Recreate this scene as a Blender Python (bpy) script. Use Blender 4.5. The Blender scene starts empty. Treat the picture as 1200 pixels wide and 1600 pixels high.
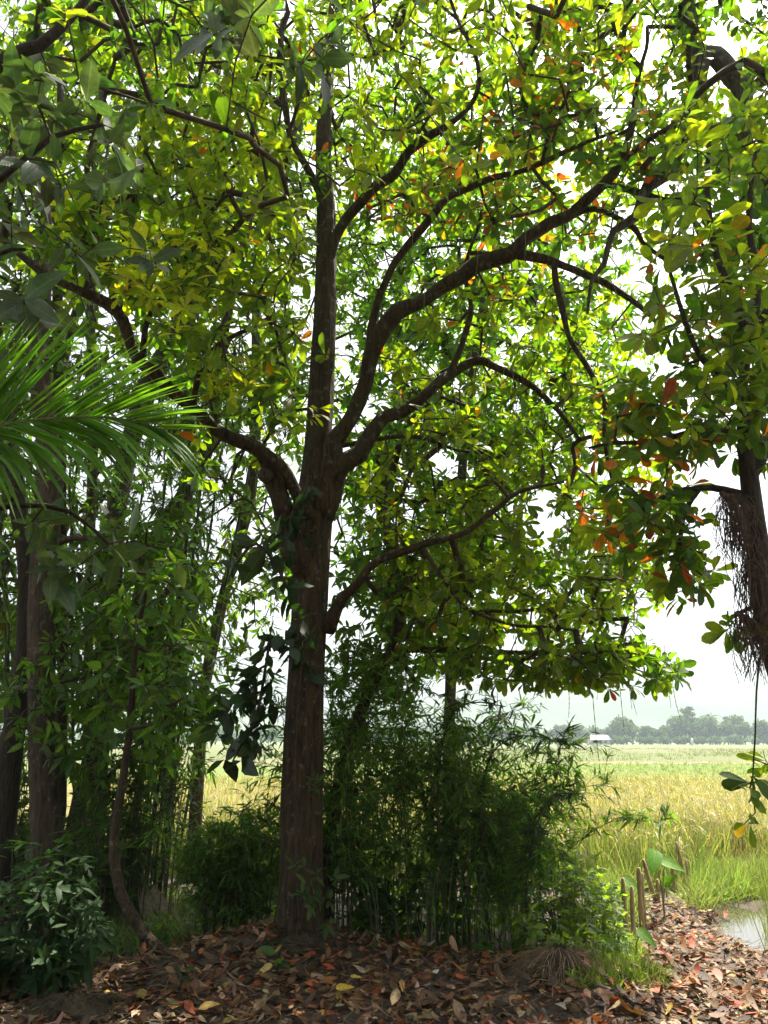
import bpy, math, random
import numpy as np
from mathutils import Vector, Matrix
from mathutils.bvhtree import BVHTree

rng = np.random.default_rng(11)
random.seed(11)
R = math.radians
scene = bpy.context.scene
COL = scene.collection

# ------------------------------------------------------------------ camera, sky, sun, exposure
PITCH, FPX, CAM = 16.5, 1202.0, np.array([0.0, 0.0, 1.6])
cd = bpy.data.cameras.new('camera')
cam = bpy.data.objects.new('camera', cd)
COL.objects.link(cam)
cam.location = CAM
cam.rotation_euler = (R(90 + PITCH), 0, 0)
cd.sensor_fit = 'VERTICAL'
cd.sensor_height = 32.0
cd.sensor_width = 24.0
cd.lens = 32.0 * FPX / 1600.0
cd.clip_start = 0.05
cd.clip_end = 6000
scene.camera = cam

SUN_EL, SUN_AZ = 62.0, 38.0          # degrees; azimuth measured from +Y (view direction) towards +X
world = bpy.data.worlds.new('World')
scene.world = world
world.use_nodes = True
wn = world.node_tree
wn.nodes.clear()
wo = wn.nodes.new('ShaderNodeOutputWorld')
bg = wn.nodes.new('ShaderNodeBackground')
sky = wn.nodes.new('ShaderNodeTexSky')
sky.sky_type = 'NISHITA'
sky.sun_disc = False
sky.sun_elevation = R(SUN_EL)
sky.sun_rotation = R(SUN_AZ)
sky.air_density = 1.0
sky.dust_density = 6.0
sky.ozone_density = 1.0
hs = wn.nodes.new('ShaderNodeHueSaturation')     # thin high cloud whitens the blue
hs.inputs['Saturation'].default_value = 0.30
hs.inputs['Value'].default_value = 1.0
wn.links.new(sky.outputs[0], hs.inputs['Color'])
wn.links.new(hs.outputs[0], bg.inputs['Color'])
bg.inputs['Strength'].default_value = 0.09
wn.links.new(bg.outputs[0], wo.inputs['Surface'])

sd = bpy.data.lights.new('sun', 'SUN')
sun = bpy.data.objects.new('sun', sd)
COL.objects.link(sun)
sd.energy = 4.6
sd.angle = R(0.6)
sd.color = (1.0, 0.93, 0.80)
sv = Vector((math.sin(R(SUN_AZ)) * math.cos(R(SUN_EL)), math.cos(R(SUN_AZ)) * math.cos(R(SUN_EL)), math.sin(R(SUN_EL))))
sun.rotation_euler = sv.to_track_quat('Z', 'Y').to_euler()
sun.location = sv * 60

vs = scene.view_settings
vs.view_transform = 'Standard'
vs.look = 'None'
vs.exposure = 1.75
vs.gamma = 1.0
vs.use_curve_mapping = False
cy = scene.cycles
cy.use_denoising = True
cy.max_bounces = 8
cy.diffuse_bounces = 5
cy.glossy_bounces = 3
cy.transmission_bounces = 4
cy.volume_bounces = 1
cy.transparent_max_bounces = 8
cy.caustics_reflective = False
cy.caustics_refractive = False
cy.sample_clamp_indirect = 8.0

# ------------------------------------------------------------------ helpers
cp, sp_ = math.cos(R(PITCH)), math.sin(R(PITCH))


def pix(px, py, Y):
    """world point on the sight line of photo pixel (px, py) at distance Y ahead of the camera"""
    a, b = (px - 600.0) / FPX, (800.0 - py) / FPX
    d = np.array([a, cp - b * sp_, sp_ + b * cp])
    return CAM + d * (Y / d[1])


def gpix(px, py, z):
    a, b = (px - 600.0) / FPX, (800.0 - py) / FPX
    d = np.array([a, cp - b * sp_, sp_ + b * cp])
    return CAM + d * ((z - CAM[2]) / d[2])


def project(P):
    """photo pixels and depth of world points (N,3)"""
    q = np.asarray(P) - CAM
    f = q[:, 1] * cp + q[:, 2] * sp_
    u = -q[:, 1] * sp_ + q[:, 2] * cp
    f = np.where(np.abs(f) < 1e-4, 1e-4, f)
    return 600 + FPX * q[:, 0] / f, 800 - FPX * u / f, f


def sstep(a, b, t):
    t = np.clip((np.asarray(t, float) - a) / (b - a), 0, 1)
    return t * t * (3 - 2 * t)


_ph = np.random.default_rng(5).uniform(0, 6.28, (64, 4))


def nz(x, y, f, s=0):
    """cheap smooth noise, about -1..1"""
    v = 0
    for k in range(5):
        p = _ph[(s * 5 + k) % 64]
        a = p[0]
        v = v + np.sin(f * (1 + 0.35 * k) * (x * math.cos(a) + y * math.sin(a)) + p[1] + 1.3 * np.sin(f * 0.6 * (x * math.sin(p[2]) + y * math.cos(p[2])) + p[3]))
    return v / 3.2


def nrm(v):
    n = np.linalg.norm(v, axis=-1, keepdims=True)
    return v / np.maximum(n, 1e-9)


EDGE_X = [-6, -2.9, -2.2, -1.5, -0.85, -0.3, 0.3, 1.0, 1.7, 2.3, 6]
EDGE_Y = [5.2, 5.6, 6.1, 6.8, 7.4, 7.2, 6.6, 6.5, 6.3, 5.6, 5.0]
TB = np.array([-0.80, 6.95])


def gz(x, y):
    x, y = np.asarray(x, float), np.asarray(y, float)
    e = np.interp(x, EDGE_X, EDGE_Y)
    z = -0.20 * sstep(e, e + 0.75, y)
    z = z - 0.14 * sstep(9.6, 11.5, y)
    near = 1 - sstep(14, 20, y)
    z = z + near * (0.035 * nz(x, y, 2.1, 1) + 0.015 * nz(x, y, 6.0, 2))
    z = z + 0.16 * np.exp(-((x - TB[0]) ** 2 + (y - TB[1]) ** 2) / 0.42 ** 2)
    # the wet hollow on the far right
    z = z - (0.20 + 0.03 * nz(x, y, 5.0, 9)) * np.exp(-(((x - 3.86 - 0.16 * (y - 8.6)) / 0.50) ** 2 + ((y - 8.7) / 1.3) ** 2) ** 1.5)
    return z


def obj(name, me, parent=None, kind=None):
    o = bpy.data.objects.new(name, me)
    COL.objects.link(o)
    if parent is not None:
        o.parent = parent
    if kind:
        o['kind'] = kind
    return o


def thing(name, label, cat, loc, group=None):
    o = bpy.data.objects.new(name, None)
    COL.objects.link(o)
    o.empty_display_size = 0.2
    o.location = [float(v) for v in loc]
    tag(o, label, cat, group)
    return o


def tag(o, label, cat, group=None):
    o['label'] = label
    o['category'] = cat
    if group:
        o['group'] = group
    return o


def mesh_np(name, V, faces, mat, smooth=True, col=None, uv=None, base=None):
    """V (n,3); faces: list of (m,k) int arrays; col per vertex (n,3); uv per vertex (n,2)"""
    V = np.asarray(V, np.float32)
    if base is not None:
        V = V - np.asarray(base, np.float32)
    me = bpy.data.meshes.new(name)
    me.vertices.add(len(V))
    me.vertices.foreach_set('co', V.ravel())
    faces = [np.asarray(f, np.int32) for f in faces if len(f)]
    nl = sum(f.size for f in faces)
    npoly = sum(len(f) for f in faces)
    me.loops.add(nl)
    me.polygons.add(npoly)
    li = np.concatenate([f.ravel() for f in faces])
    tot = np.concatenate([np.full(len(f), f.shape[1], np.int32) for f in faces])
    st = np.concatenate([[0], np.cumsum(tot)[:-1]]).astype(np.int32)
    me.loops.foreach_set('vertex_index', li)
    me.polygons.foreach_set('loop_start', st)
    me.polygons.foreach_set('use_smooth', np.full(npoly, smooth))
    if col is not None:
        a = me.attributes.new('col', 'FLOAT_COLOR', 'POINT')
        c = np.ones((len(V), 4), np.float32)
        c[:, :3] = col
        a.data.foreach_set('color', c.ravel())
    if uv is not None:
        u = me.uv_layers.new(name='leaf')
        u.data.foreach_set('uv', np.asarray(uv, np.float32)[li].ravel())
    me.update(calc_edges=True)
    me.validate()
    if mat:
        me.materials.append(mat)
    return me


class MB:
    """collects tubes and blobs into one mesh"""

    def __init__(s):
        s.V, s.Q, s.T, s.n = [], [], [], 0

    def add(s, V, Q=(), T=()):
        s.V.append(np.asarray(V, float))
        if len(Q):
            s.Q.append(np.asarray(Q, int) + s.n)
        if len(T):
            s.T.append(np.asarray(T, int) + s.n)
        s.n += len(V)

    def tube(s, P, rad, sides=8, wob=0.0, cap=True, seed=0, ridge=0.0):
        P = np.asarray(P, float)
        n = len(P)
        rad = np.broadcast_to(np.asarray(rad, float), (n,))
        T = np.empty_like(P)
        T[1:-1] = P[2:] - P[:-2]
        T[0] = P[1] - P[0]
        T[-1] = P[-1] - P[-2]
        T = nrm(T)
        ref = np.array([1.0, 0.13, 0.07])
        if abs(T[0] @ ref) > 0.9:
            ref = np.array([0.1, 1.0, 0.1])
        U = np.empty_like(P)
        u = ref - (ref @ T[0]) * T[0]
        for i in range(n):
            u = u - (u @ T[i]) * T[i]
            u = u / max(np.linalg.norm(u), 1e-9)
            U[i] = u
        W = np.cross(T, U)
        a = np.arange(sides) * 2 * math.pi / sides
        ca, sa = np.cos(a), np.sin(a)
        rr = np.repeat(rad[:, None], sides, 1)
        if wob:
            arc = np.concatenate([[0], np.cumsum(np.linalg.norm(np.diff(P, axis=0), axis=1))])
            A, B = np.meshgrid(a, arc)
            rr = rr * (1 + wob * (0.6 * np.sin(3 * A + 2.1 * B + seed) + 0.5 * np.sin(2 * A - 3.3 * B + seed * 2) + 0.45 * np.sin(5 * A + 1.2 * B) * np.sin(4.7 * B + seed) + 0.4 * np.sin(7 * A + 2.0 * np.sin(3 * B))) + ridge * (np.abs(np.sin(8.5 * A + 1.6 * np.sin(2.3 * B + 2 * A) + 0.9 * np.sin(9 * B))) - 0.5))
        V = P[:, None, :] + rr[:, :, None] * (ca[None, :, None] * U[:, None, :] + sa[None, :, None] * W[:, None, :])
        V = V.reshape(-1, 3)
        i = np.arange(n - 1)[:, None] * sides
        j = np.arange(sides)[None, :]
        k = (j + 1) % sides
        Q = np.stack([i + j, i + k, i + sides + k, i + sides + j], -1).reshape(-1, 4)
        T3 = []
        if cap:
            V = np.vstack([V, P[-1] + T[-1] * rad[-1] * 0.5, P[0]])
            c, c0 = n * sides, n * sides + 1
            b = (n - 1) * sides
            T3 = [[b + q, b + (q + 1) % sides, c] for q in range(sides)] + [[(q + 1) % sides, q, c0] for q in range(sides)]
        s.add(V, Q, T3)

    def mesh(s, name, mat, base=None, smooth=True):
        V = np.vstack(s.V)
        f = []
        if s.Q:
            f.append(np.vstack(s.Q))
        if s.T:
            f.append(np.vstack(s.T))
        return mesh_np(name, V, f, mat, smooth, base=base)

    def build(s, name, mat, parent=None, kind=None, smooth=True):
        me = s.mesh(name, mat, base=None if parent is None else abs_loc(parent), smooth=smooth)
        return obj(name, me, parent, kind)


def abs_loc(o):
    v = Vector(o.location)
    while o.parent is not None:
        o = o.parent
        v = v + Vector(o.location)
    return np.array(v)


def smooth_path(P, rad=None, step=0.12):
    """Catmull-Rom through control points, resampled"""
    P = np.asarray(P, float)
    n = len(P)
    E = np.vstack([2 * P[0] - P[1], P, 2 * P[-1] - P[-2]])
    out, ro = [], []
    for i in range(n - 1):
        p0, p1, p2, p3 = E[i], E[i + 1], E[i + 2], E[i + 3]
        m = max(2, int(np.linalg.norm(p2 - p1) / step))
        for k in range(m):
            t = k / m
            out.append(0.5 * (2 * p1 + (p2 - p0) * t + (2 * p0 - 5 * p1 + 4 * p2 - p3) * t * t + (3 * p1 - p0 - 3 * p2 + p3) * t ** 3))
            if rad is not None:
                ro.append(rad[i] * (1 - t) + rad[i + 1] * t)
    out.append(P[-1])
    if rad is not None:
        ro.append(rad[-1])
        return np.array(out), np.array(ro)
    return np.array(out)


# ------------------------------------------------------------------ materials
def new_mat(name):
    m = bpy.data.materials.new(name)
    m.use_nodes = True
    nt = m.node_tree
    nt.nodes.clear()
    return m, nt, nt.nodes.new('ShaderNodeOutputMaterial')


def N(nt, typ, **kw):
    n = nt.nodes.new(typ)
    for k, v in kw.items():
        if k.startswith('i_'):
            n.inputs[k[2:].replace('_', ' ')].default_value = v
        else:
            setattr(n, k, v)
    return n


def leaf_mat(name, rough=0.42, spec=0.4, trans=0.58, tmul=(2.42, 2.5, 0.5), vein=0.35, spots=0.5):
    m, nt, out = new_mat(name)
    L = nt.links.new
    at = N(nt, 'ShaderNodeAttribute', attribute_name='col')
    oi = N(nt, 'ShaderNodeObjectInfo')
    mul = N(nt, 'ShaderNodeMix', data_type='RGBA', blend_type='MULTIPLY')
    mul.inputs['Factor'].default_value = 1
    L(at.outputs['Color'], mul.inputs['A'])
    L(oi.outputs['Color'], mul.inputs['B'])
    geo = N(nt, 'ShaderNodeNewGeometry')
    no = N(nt, 'ShaderNodeTexNoise', i_Scale=38.0, i_Detail=4.0, i_Roughness=0.65)
    L(geo.outputs['Position'], no.inputs['Vector'])
    mr = N(nt, 'ShaderNodeMapRange')
    mr.inputs['From Min'].default_value = 0.3
    mr.inputs['From Max'].default_value = 0.7
    mr.inputs['To Min'].default_value = 1 - spots * 0.5
    mr.inputs['To Max'].default_value = 1 + spots * 0.5
    L(no.outputs['Fac'], mr.inputs['Value'])
    v1 = N(nt, 'ShaderNodeVectorMath', operation='SCALE')
    L(mul.outputs['Result'], v1.inputs[0])
    L(mr.outputs['Result'], v1.inputs['Scale'])
    # midrib and side veins from the blade's own coordinates
    uv = N(nt, 'ShaderNodeUVMap', uv_map='leaf')
    sx = N(nt, 'ShaderNodeSeparateXYZ')
    L(uv.outputs[0], sx.inputs[0])
    d0 = N(nt, 'ShaderNodeMath', operation='SUBTRACT')
    L(sx.outputs['Y'], d0.inputs[0])
    d0.inputs[1].default_value = 0.5
    d1 = N(nt, 'ShaderNodeMath', operation='ABSOLUTE')
    L(d0.outputs[0], d1.inputs[0])
    rib = N(nt, 'ShaderNodeMapRange')
    rib.inputs['From Min'].default_value = 0.018
    rib.inputs['From Max'].default_value = 0.05
    rib.inputs['To Min'].default_value = 1
    rib.inputs['To Max'].default_value = 0
    L(d1.outputs[0], rib.inputs['Value'])
    s1 = N(nt, 'ShaderNodeMath', operation='MULTIPLY_ADD')
    L(d1.outputs[0], s1.inputs[0])
    s1.inputs[1].default_value = -0.5
    L(sx.outputs['X'], s1.inputs[2])
    s2 = N(nt, 'ShaderNodeMath', operation='MULTIPLY')
    L(s1.outputs[0], s2.inputs[0])
    s2.inputs[1].default_value = 62.0
    s3 = N(nt, 'ShaderNodeMath', operation='SINE')
    L(s2.outputs[0], s3.inputs[0])
    s4 = N(nt, 'ShaderNodeMapRange')
    s4.inputs['From Min'].default_value = 0.80
    s4.inputs['From Max'].default_value = 1.0
    s4.inputs['To Max'].default_value = 0.5
    L(s3.outputs[0], s4.inputs['Value'])
    mx = N(nt, 'ShaderNodeMath', operation='MAXIMUM')
    L(rib.outputs[0], mx.inputs[0])
    L(s4.outputs[0], mx.inputs[1])
    vf = N(nt, 'ShaderNodeMath', operation='MULTIPLY')
    L(mx.outputs[0], vf.inputs[0])
    vf.inputs[1].default_value = vein
    vcol = N(nt, 'ShaderNodeVectorMath', operation='MULTIPLY_ADD')
    L(v1.outputs[0], vcol.inputs[0])
    vcol.inputs[1].default_value = (1.7, 1.6, 1.7)
    vcol.inputs[2].default_value = (0.03, 0.035, 0.01)
    mv = N(nt, 'ShaderNodeMix', data_type='RGBA')
    L(vf.outputs[0], mv.inputs['Factor'])
    L(v1.outputs[0], mv.inputs['A'])
    L(vcol.outputs[0], mv.inputs['B'])
    p = N(nt, 'ShaderNodeBsdfPrincipled')
    p.inputs['Roughness'].default_value = rough
    p.inputs['Specular IOR Level'].default_value = spec
    L(mv.outputs['Result'], p.inputs['Base Color'])
    bu = N(nt, 'ShaderNodeBump', i_Strength=0.35, i_Distance=0.002)
    L(mx.outputs[0], bu.inputs['Height'])
    L(bu.outputs[0], p.inputs['Normal'])
    tc = N(nt, 'ShaderNodeVectorMath', operation='MULTIPLY')
    L(mv.outputs['Result'], tc.inputs[0])
    tc.inputs[1].default_value = tmul
    t = N(nt, 'ShaderNodeBsdfTranslucent')
    L(tc.outputs[0], t.inputs['Color'])
    ms = N(nt, 'ShaderNodeMixShader')
    ms.inputs[0].default_value = trans
    L(p.outputs[0], ms.inputs[1])
    L(t.outputs[0], ms.inputs[2])
    L(ms.outputs[0], out.inputs['Surface'])
    return m


def bark_mat(name, dark, light, moss=(0.06, 0.075, 0.03), lichen=(0.30, 0.31, 0.26), moss_amt=0.5, lich_amt=0.4, scale=(26, 26, 4.5), bump=0.9):
    m, nt, out = new_mat(name)
    L = nt.links.new
    geo = N(nt, 'ShaderNodeNewGeometry')
    mp = N(nt, 'ShaderNodeMapping')
    mp.inputs['Scale'].default_value = scale
    L(geo.outputs['Position'], mp.inputs['Vector'])
    n1 = N(nt, 'ShaderNodeTexNoise', i_Scale=1.0, i_Detail=8.0, i_Roughness=0.68, i_Distortion=0.6)
    L(mp.outputs[0], n1.inputs['Vector'])
    vo = N(nt, 'ShaderNodeTexVoronoi', feature='DISTANCE_TO_EDGE', i_Scale=1.1)
    L(mp.outputs[0], vo.inputs['Vector'])
    cr = N(nt, 'ShaderNodeMix', data_type='RGBA')
    cr.inputs['A'].default_value = (*dark, 1)
    cr.inputs['B'].default_value = (*light, 1)
    mr = N(nt, 'ShaderNodeMapRange')
    mr.inputs['From Min'].default_value = 0.34
    mr.inputs['From Max'].default_value = 0.66
    L(n1.outputs['Fac'], mr.inputs['Value'])
    L(mr.outputs[0], cr.inputs['Factor'])
    n2 = N(nt, 'ShaderNodeTexNoise', i_Scale=3.2, i_Detail=7.0, i_Roughness=0.7)
    L(geo.outputs['Position'], n2.inputs['Vector'])
    m2 = N(nt, 'ShaderNodeMapRange')
    m2.inputs['From Min'].default_value = 0.50
    m2.inputs['From Max'].default_value = 0.66
    m2.inputs['To Max'].default_value = moss_amt
    L(n2.outputs['Fac'], m2.inputs['Value'])
    c2 = N(nt, 'ShaderNodeMix', data_type='RGBA')
    L(m2.outputs[0], c2.inputs['Factor'])
    L(cr.outputs['Result'], c2.inputs['A'])
    c2.inputs['B'].default_value = (*moss, 1)
    n3 = N(nt, 'ShaderNodeTexNoise', i_Scale=14.0, i_Detail=6.0, i_Roughness=0.62)
    L(geo.outputs['Position'], n3.inputs['Vector'])
    m3 = N(nt, 'ShaderNodeMapRange')
    m3.inputs['From Min'].default_value = 0.58
    m3.inputs['From Max'].default_value = 0.66
    m3.inputs['To Max'].default_value = lich_amt
    L(n3.outputs['Fac'], m3.inputs['Value'])
    c3 = N(nt, 'ShaderNodeMix', data_type='RGBA')
    L(m3.outputs[0], c3.inputs['Factor'])
    L(c2.outputs['Result'], c3.inputs['A'])
    c3.inputs['B'].default_value = (*lichen, 1)
    p = N(nt, 'ShaderNodeBsdfPrincipled')
    p.inputs['Roughness'].default_value = 0.85
    p.inputs['Specular IOR Level'].default_value = 0.3
    L(c3.outputs['Result'], p.inputs['Base Color'])
    ad = N(nt, 'ShaderNodeMath', operation='ADD')
    L(n1.outputs['Fac'], ad.inputs[0])
    L(vo.outputs['Distance'], ad.inputs[1])
    b = N(nt, 'ShaderNodeBump', i_Strength=bump, i_Distance=0.025)
    L(ad.outputs[0], b.inputs['Height'])
    L(b.outputs[0], p.inputs['Normal'])
    L(p.outputs[0], out.inputs['Surface'])
    return m


def noise_mat(name, cols, scale=6.0, detail=8.0, rough=0.9, bump=0.4, bdist=0.02, stretch=(1, 1, 1), spec=0.3, lo=0.3, hi=0.7):
    m, nt, out = new_mat(name)
    L = nt.links.new
    geo = N(nt, 'ShaderNodeNewGeometry')
    mp = N(nt, 'ShaderNodeMapping')
    mp.inputs['Scale'].default_value = stretch
    L(geo.outputs['Position'], mp.inputs['Vector'])
    n1 = N(nt, 'ShaderNodeTexNoise', i_Scale=scale, i_Detail=detail, i_Roughness=0.65)
    L(mp.outputs[0], n1.inputs['Vector'])
    ra = N(nt, 'ShaderNodeValToRGB')
    e = ra.color_ramp.elements
    for i, c in enumerate(cols):
        t = lo + (hi - lo) * i / max(1, len(cols) - 1)
        if i < 2:
            e[i].position = t
            e[i].color = (*c, 1)
        else:
            q = e.new(t)
            q.color = (*c, 1)
    L(n1.outputs['Fac'], ra.inputs[0])
    p = N(nt, 'ShaderNodeBsdfPrincipled')
    p.inputs['Roughness'].default_value = rough
    p.inputs['Specular IOR Level'].default_value = spec
    L(ra.outputs[0], p.inputs['Base Color'])
    b = N(nt, 'ShaderNodeBump', i_Strength=bump, i_Distance=bdist)
    L(n1.outputs['Fac'], b.inputs['Height'])
    L(b.outputs[0], p.inputs['Normal'])
    L(p.outputs[0], out.inputs['Surface'])
    return m


M = {}
M['leaf'] = leaf_mat('tree_leaf')
M['leaf_gloss'] = leaf_mat('glossy_leaf', rough=0.36, spec=0.5, trans=0.36, vein=0.5, tmul=(1.7, 1.7, 0.6))
M['leaf_dull'] = leaf_mat('shade_leaf', rough=0.55, spec=0.22, trans=0.4, vein=0.4, tmul=(1.7, 1.9, 0.6))
M['blade'] = leaf_mat('grass_blade', rough=0.5, spec=0.35, trans=0.4, vein=0.15, spots=0.3, tmul=(1.3, 1.3, 0.6))
M['palm'] = leaf_mat('palm_leaflet', rough=0.38, spec=0.4, trans=0.5, vein=0.3, spots=0.3, tmul=(2.2, 2.2, 0.5))
M['dead'] = leaf_mat('dead_leaf', rough=0.62, spec=0.3, trans=0.12, tmul=(1.3, 1.1, 0.8), vein=0.28, spots=0.9)
M['bark'] = bark_mat('brown_bark', (0.011, 0.008, 0.004), (0.092, 0.059, 0.027), moss=(0.035, 0.042, 0.016), lichen=(0.20, 0.18, 0.13), lich_amt=0.55)
M['bark_dark'] = bark_mat('dark_bark', (0.016, 0.012, 0.009), (0.06, 0.042, 0.026), moss=(0.03, 0.036, 0.015), lichen=(0.12, 0.12, 0.09), moss_amt=0.5, lich_amt=0.3)
M['bark_pale'] = bark_mat('pale_bark', (0.03, 0.022, 0.014), (0.12, 0.085, 0.052), moss=(0.05, 0.055, 0.025), lich_amt=0.35)
M['bark_grey'] = bark_mat('grey_bark', (0.035, 0.03, 0.022), (0.12, 0.10, 0.075), moss=(0.05, 0.055, 0.025), lich_amt=0.5)
M['twig'] = noise_mat('twig_bark', [(0.03, 0.022, 0.015), (0.09, 0.065, 0.04)], 20, 4, bump=0.3, bdist=0.004)
M['culm'] = noise_mat('bamboo_culm', [(0.018, 0.026, 0.01), (0.05, 0.055, 0.022), (0.085, 0.07, 0.036)], 5, 5, rough=0.5, bump=0.1, stretch=(3, 3, 0.5))
M['fibre'] = noise_mat('root_fibre', [(0.035, 0.022, 0.014), (0.10, 0.065, 0.042), (0.18, 0.125, 0.085)], 30, 4, bump=0.3, bdist=0.003)
M['straw'] = noise_mat('straw', [(0.16, 0.11, 0.06), (0.32, 0.23, 0.13)], 15, 3, bump=0.2, bdist=0.003)
M['stake'] = noise_mat('stake_wood', [(0.13, 0.10, 0.05), (0.34, 0.26, 0.14), (0.46, 0.38, 0.24)], 9, 6, bump=0.5, bdist=0.008, stretch=(5, 5, 0.8))
M['rachis'] = noise_mat('palm_rachis', [(0.10, 0.13, 0.04), (0.22, 0.22, 0.09)], 8, 4, rough=0.5, bump=0.1)
M['moss'] = noise_mat('mossy_earth', [(0.03, 0.022, 0.014), (0.075, 0.055, 0.032), (0.07, 0.07, 0.03)], 22, 8, bump=1.0, bdist=0.03)
M['cap'] = noise_mat('mushroom_cap', [(0.42, 0.36, 0.28), (0.58, 0.53, 0.45)], 12, 3, bump=0.1)
M['stringy'] = noise_mat('raceme_string', [(0.10, 0.13, 0.04), (0.22, 0.20, 0.08)], 20, 3, bump=0.1)
M['far_leaf'] = leaf_mat('far_foliage', rough=0.7, spec=0.2, trans=0.25, vein=0.0, spots=0.4)
M['roof'] = noise_mat('pale_metal_roof', [(0.55, 0.52, 0.50), (0.66, 0.63, 0.60)], 1.5, 4, rough=0.5, bump=0.1)
M['plaster'] = noise_mat('pale_plaster', [(0.55, 0.55, 0.52), (0.65, 0.65, 0.62)], 1.0, 4)
M['dark_gap'] = noise_mat('dark_timber', [(0.05, 0.045, 0.04), (0.09, 0.08, 0.07)], 2.0, 3)


def ground_mat():
    m, nt, out = new_mat('forest_soil')
    L = nt.links.new
    geo = N(nt, 'ShaderNodeNewGeometry')
    n1 = N(nt, 'ShaderNodeTexNoise', i_Scale=7.0, i_Detail=10.0, i_Roughness=0.7)
    L(geo.outputs['Position'], n1.inputs['Vector'])
    ra = N(nt, 'ShaderNodeValToRGB')
    e = ra.color_ramp.elements
    e[0].position, e[0].color = 0.32, (0.032, 0.022, 0.014, 1)
    e[1].position, e[1].color = 0.70, (0.11, 0.077, 0.048, 1)
    L(n1.outputs['Fac'], ra.inputs[0])
    sx = N(nt, 'ShaderNodeSeparateXYZ')
    L(geo.outputs['Position'], sx.inputs[0])
    n2 = N(nt, 'ShaderNodeTexNoise', i_Scale=0.8, i_Detail=6.0)
    L(geo.outputs['Position'], n2.inputs['Vector'])
    a = N(nt, 'ShaderNodeMath', operation='MULTIPLY_ADD')
    L(n2.outputs['Fac'], a.inputs[0])
    a.inputs[1].default_value = 4.0
    L(sx.outputs['Y'], a.inputs[2])
    mr = N(nt, 'ShaderNodeMapRange')
    mr.inputs['From Min'].default_value = 15.0
    mr.inputs['From Max'].default_value = 19.0
    L(a.outputs[0], mr.inputs['Value'])
    mx = N(nt, 'ShaderNodeMix', data_type='RGBA')
    L(mr.outputs[0], mx.inputs['Factor'])
    L(ra.outputs[0], mx.inputs['A'])
    mx.inputs['B'].default_value = (0.13, 0.15, 0.05, 1)
    n3 = N(nt, 'ShaderNodeTexNoise', i_Scale=45.0, i_Detail=6.0, i_Roughness=0.7)
    L(geo.outputs['Position'], n3.inputs['Vector'])
    p = N(nt, 'ShaderNodeBsdfPrincipled')
    p.inputs['Roughness'].default_value = 0.9
    L(mx.outputs['Result'], p.inputs['Base Color'])
    b = N(nt, 'ShaderNodeBump', i_Strength=0.9, i_Distance=0.03)
    L(n3.outputs['Fac'], b.inputs['Height'])
    L(b.outputs[0], p.inputs['Normal'])
    L(p.outputs[0], out.inputs['Surface'])
    return m


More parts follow.
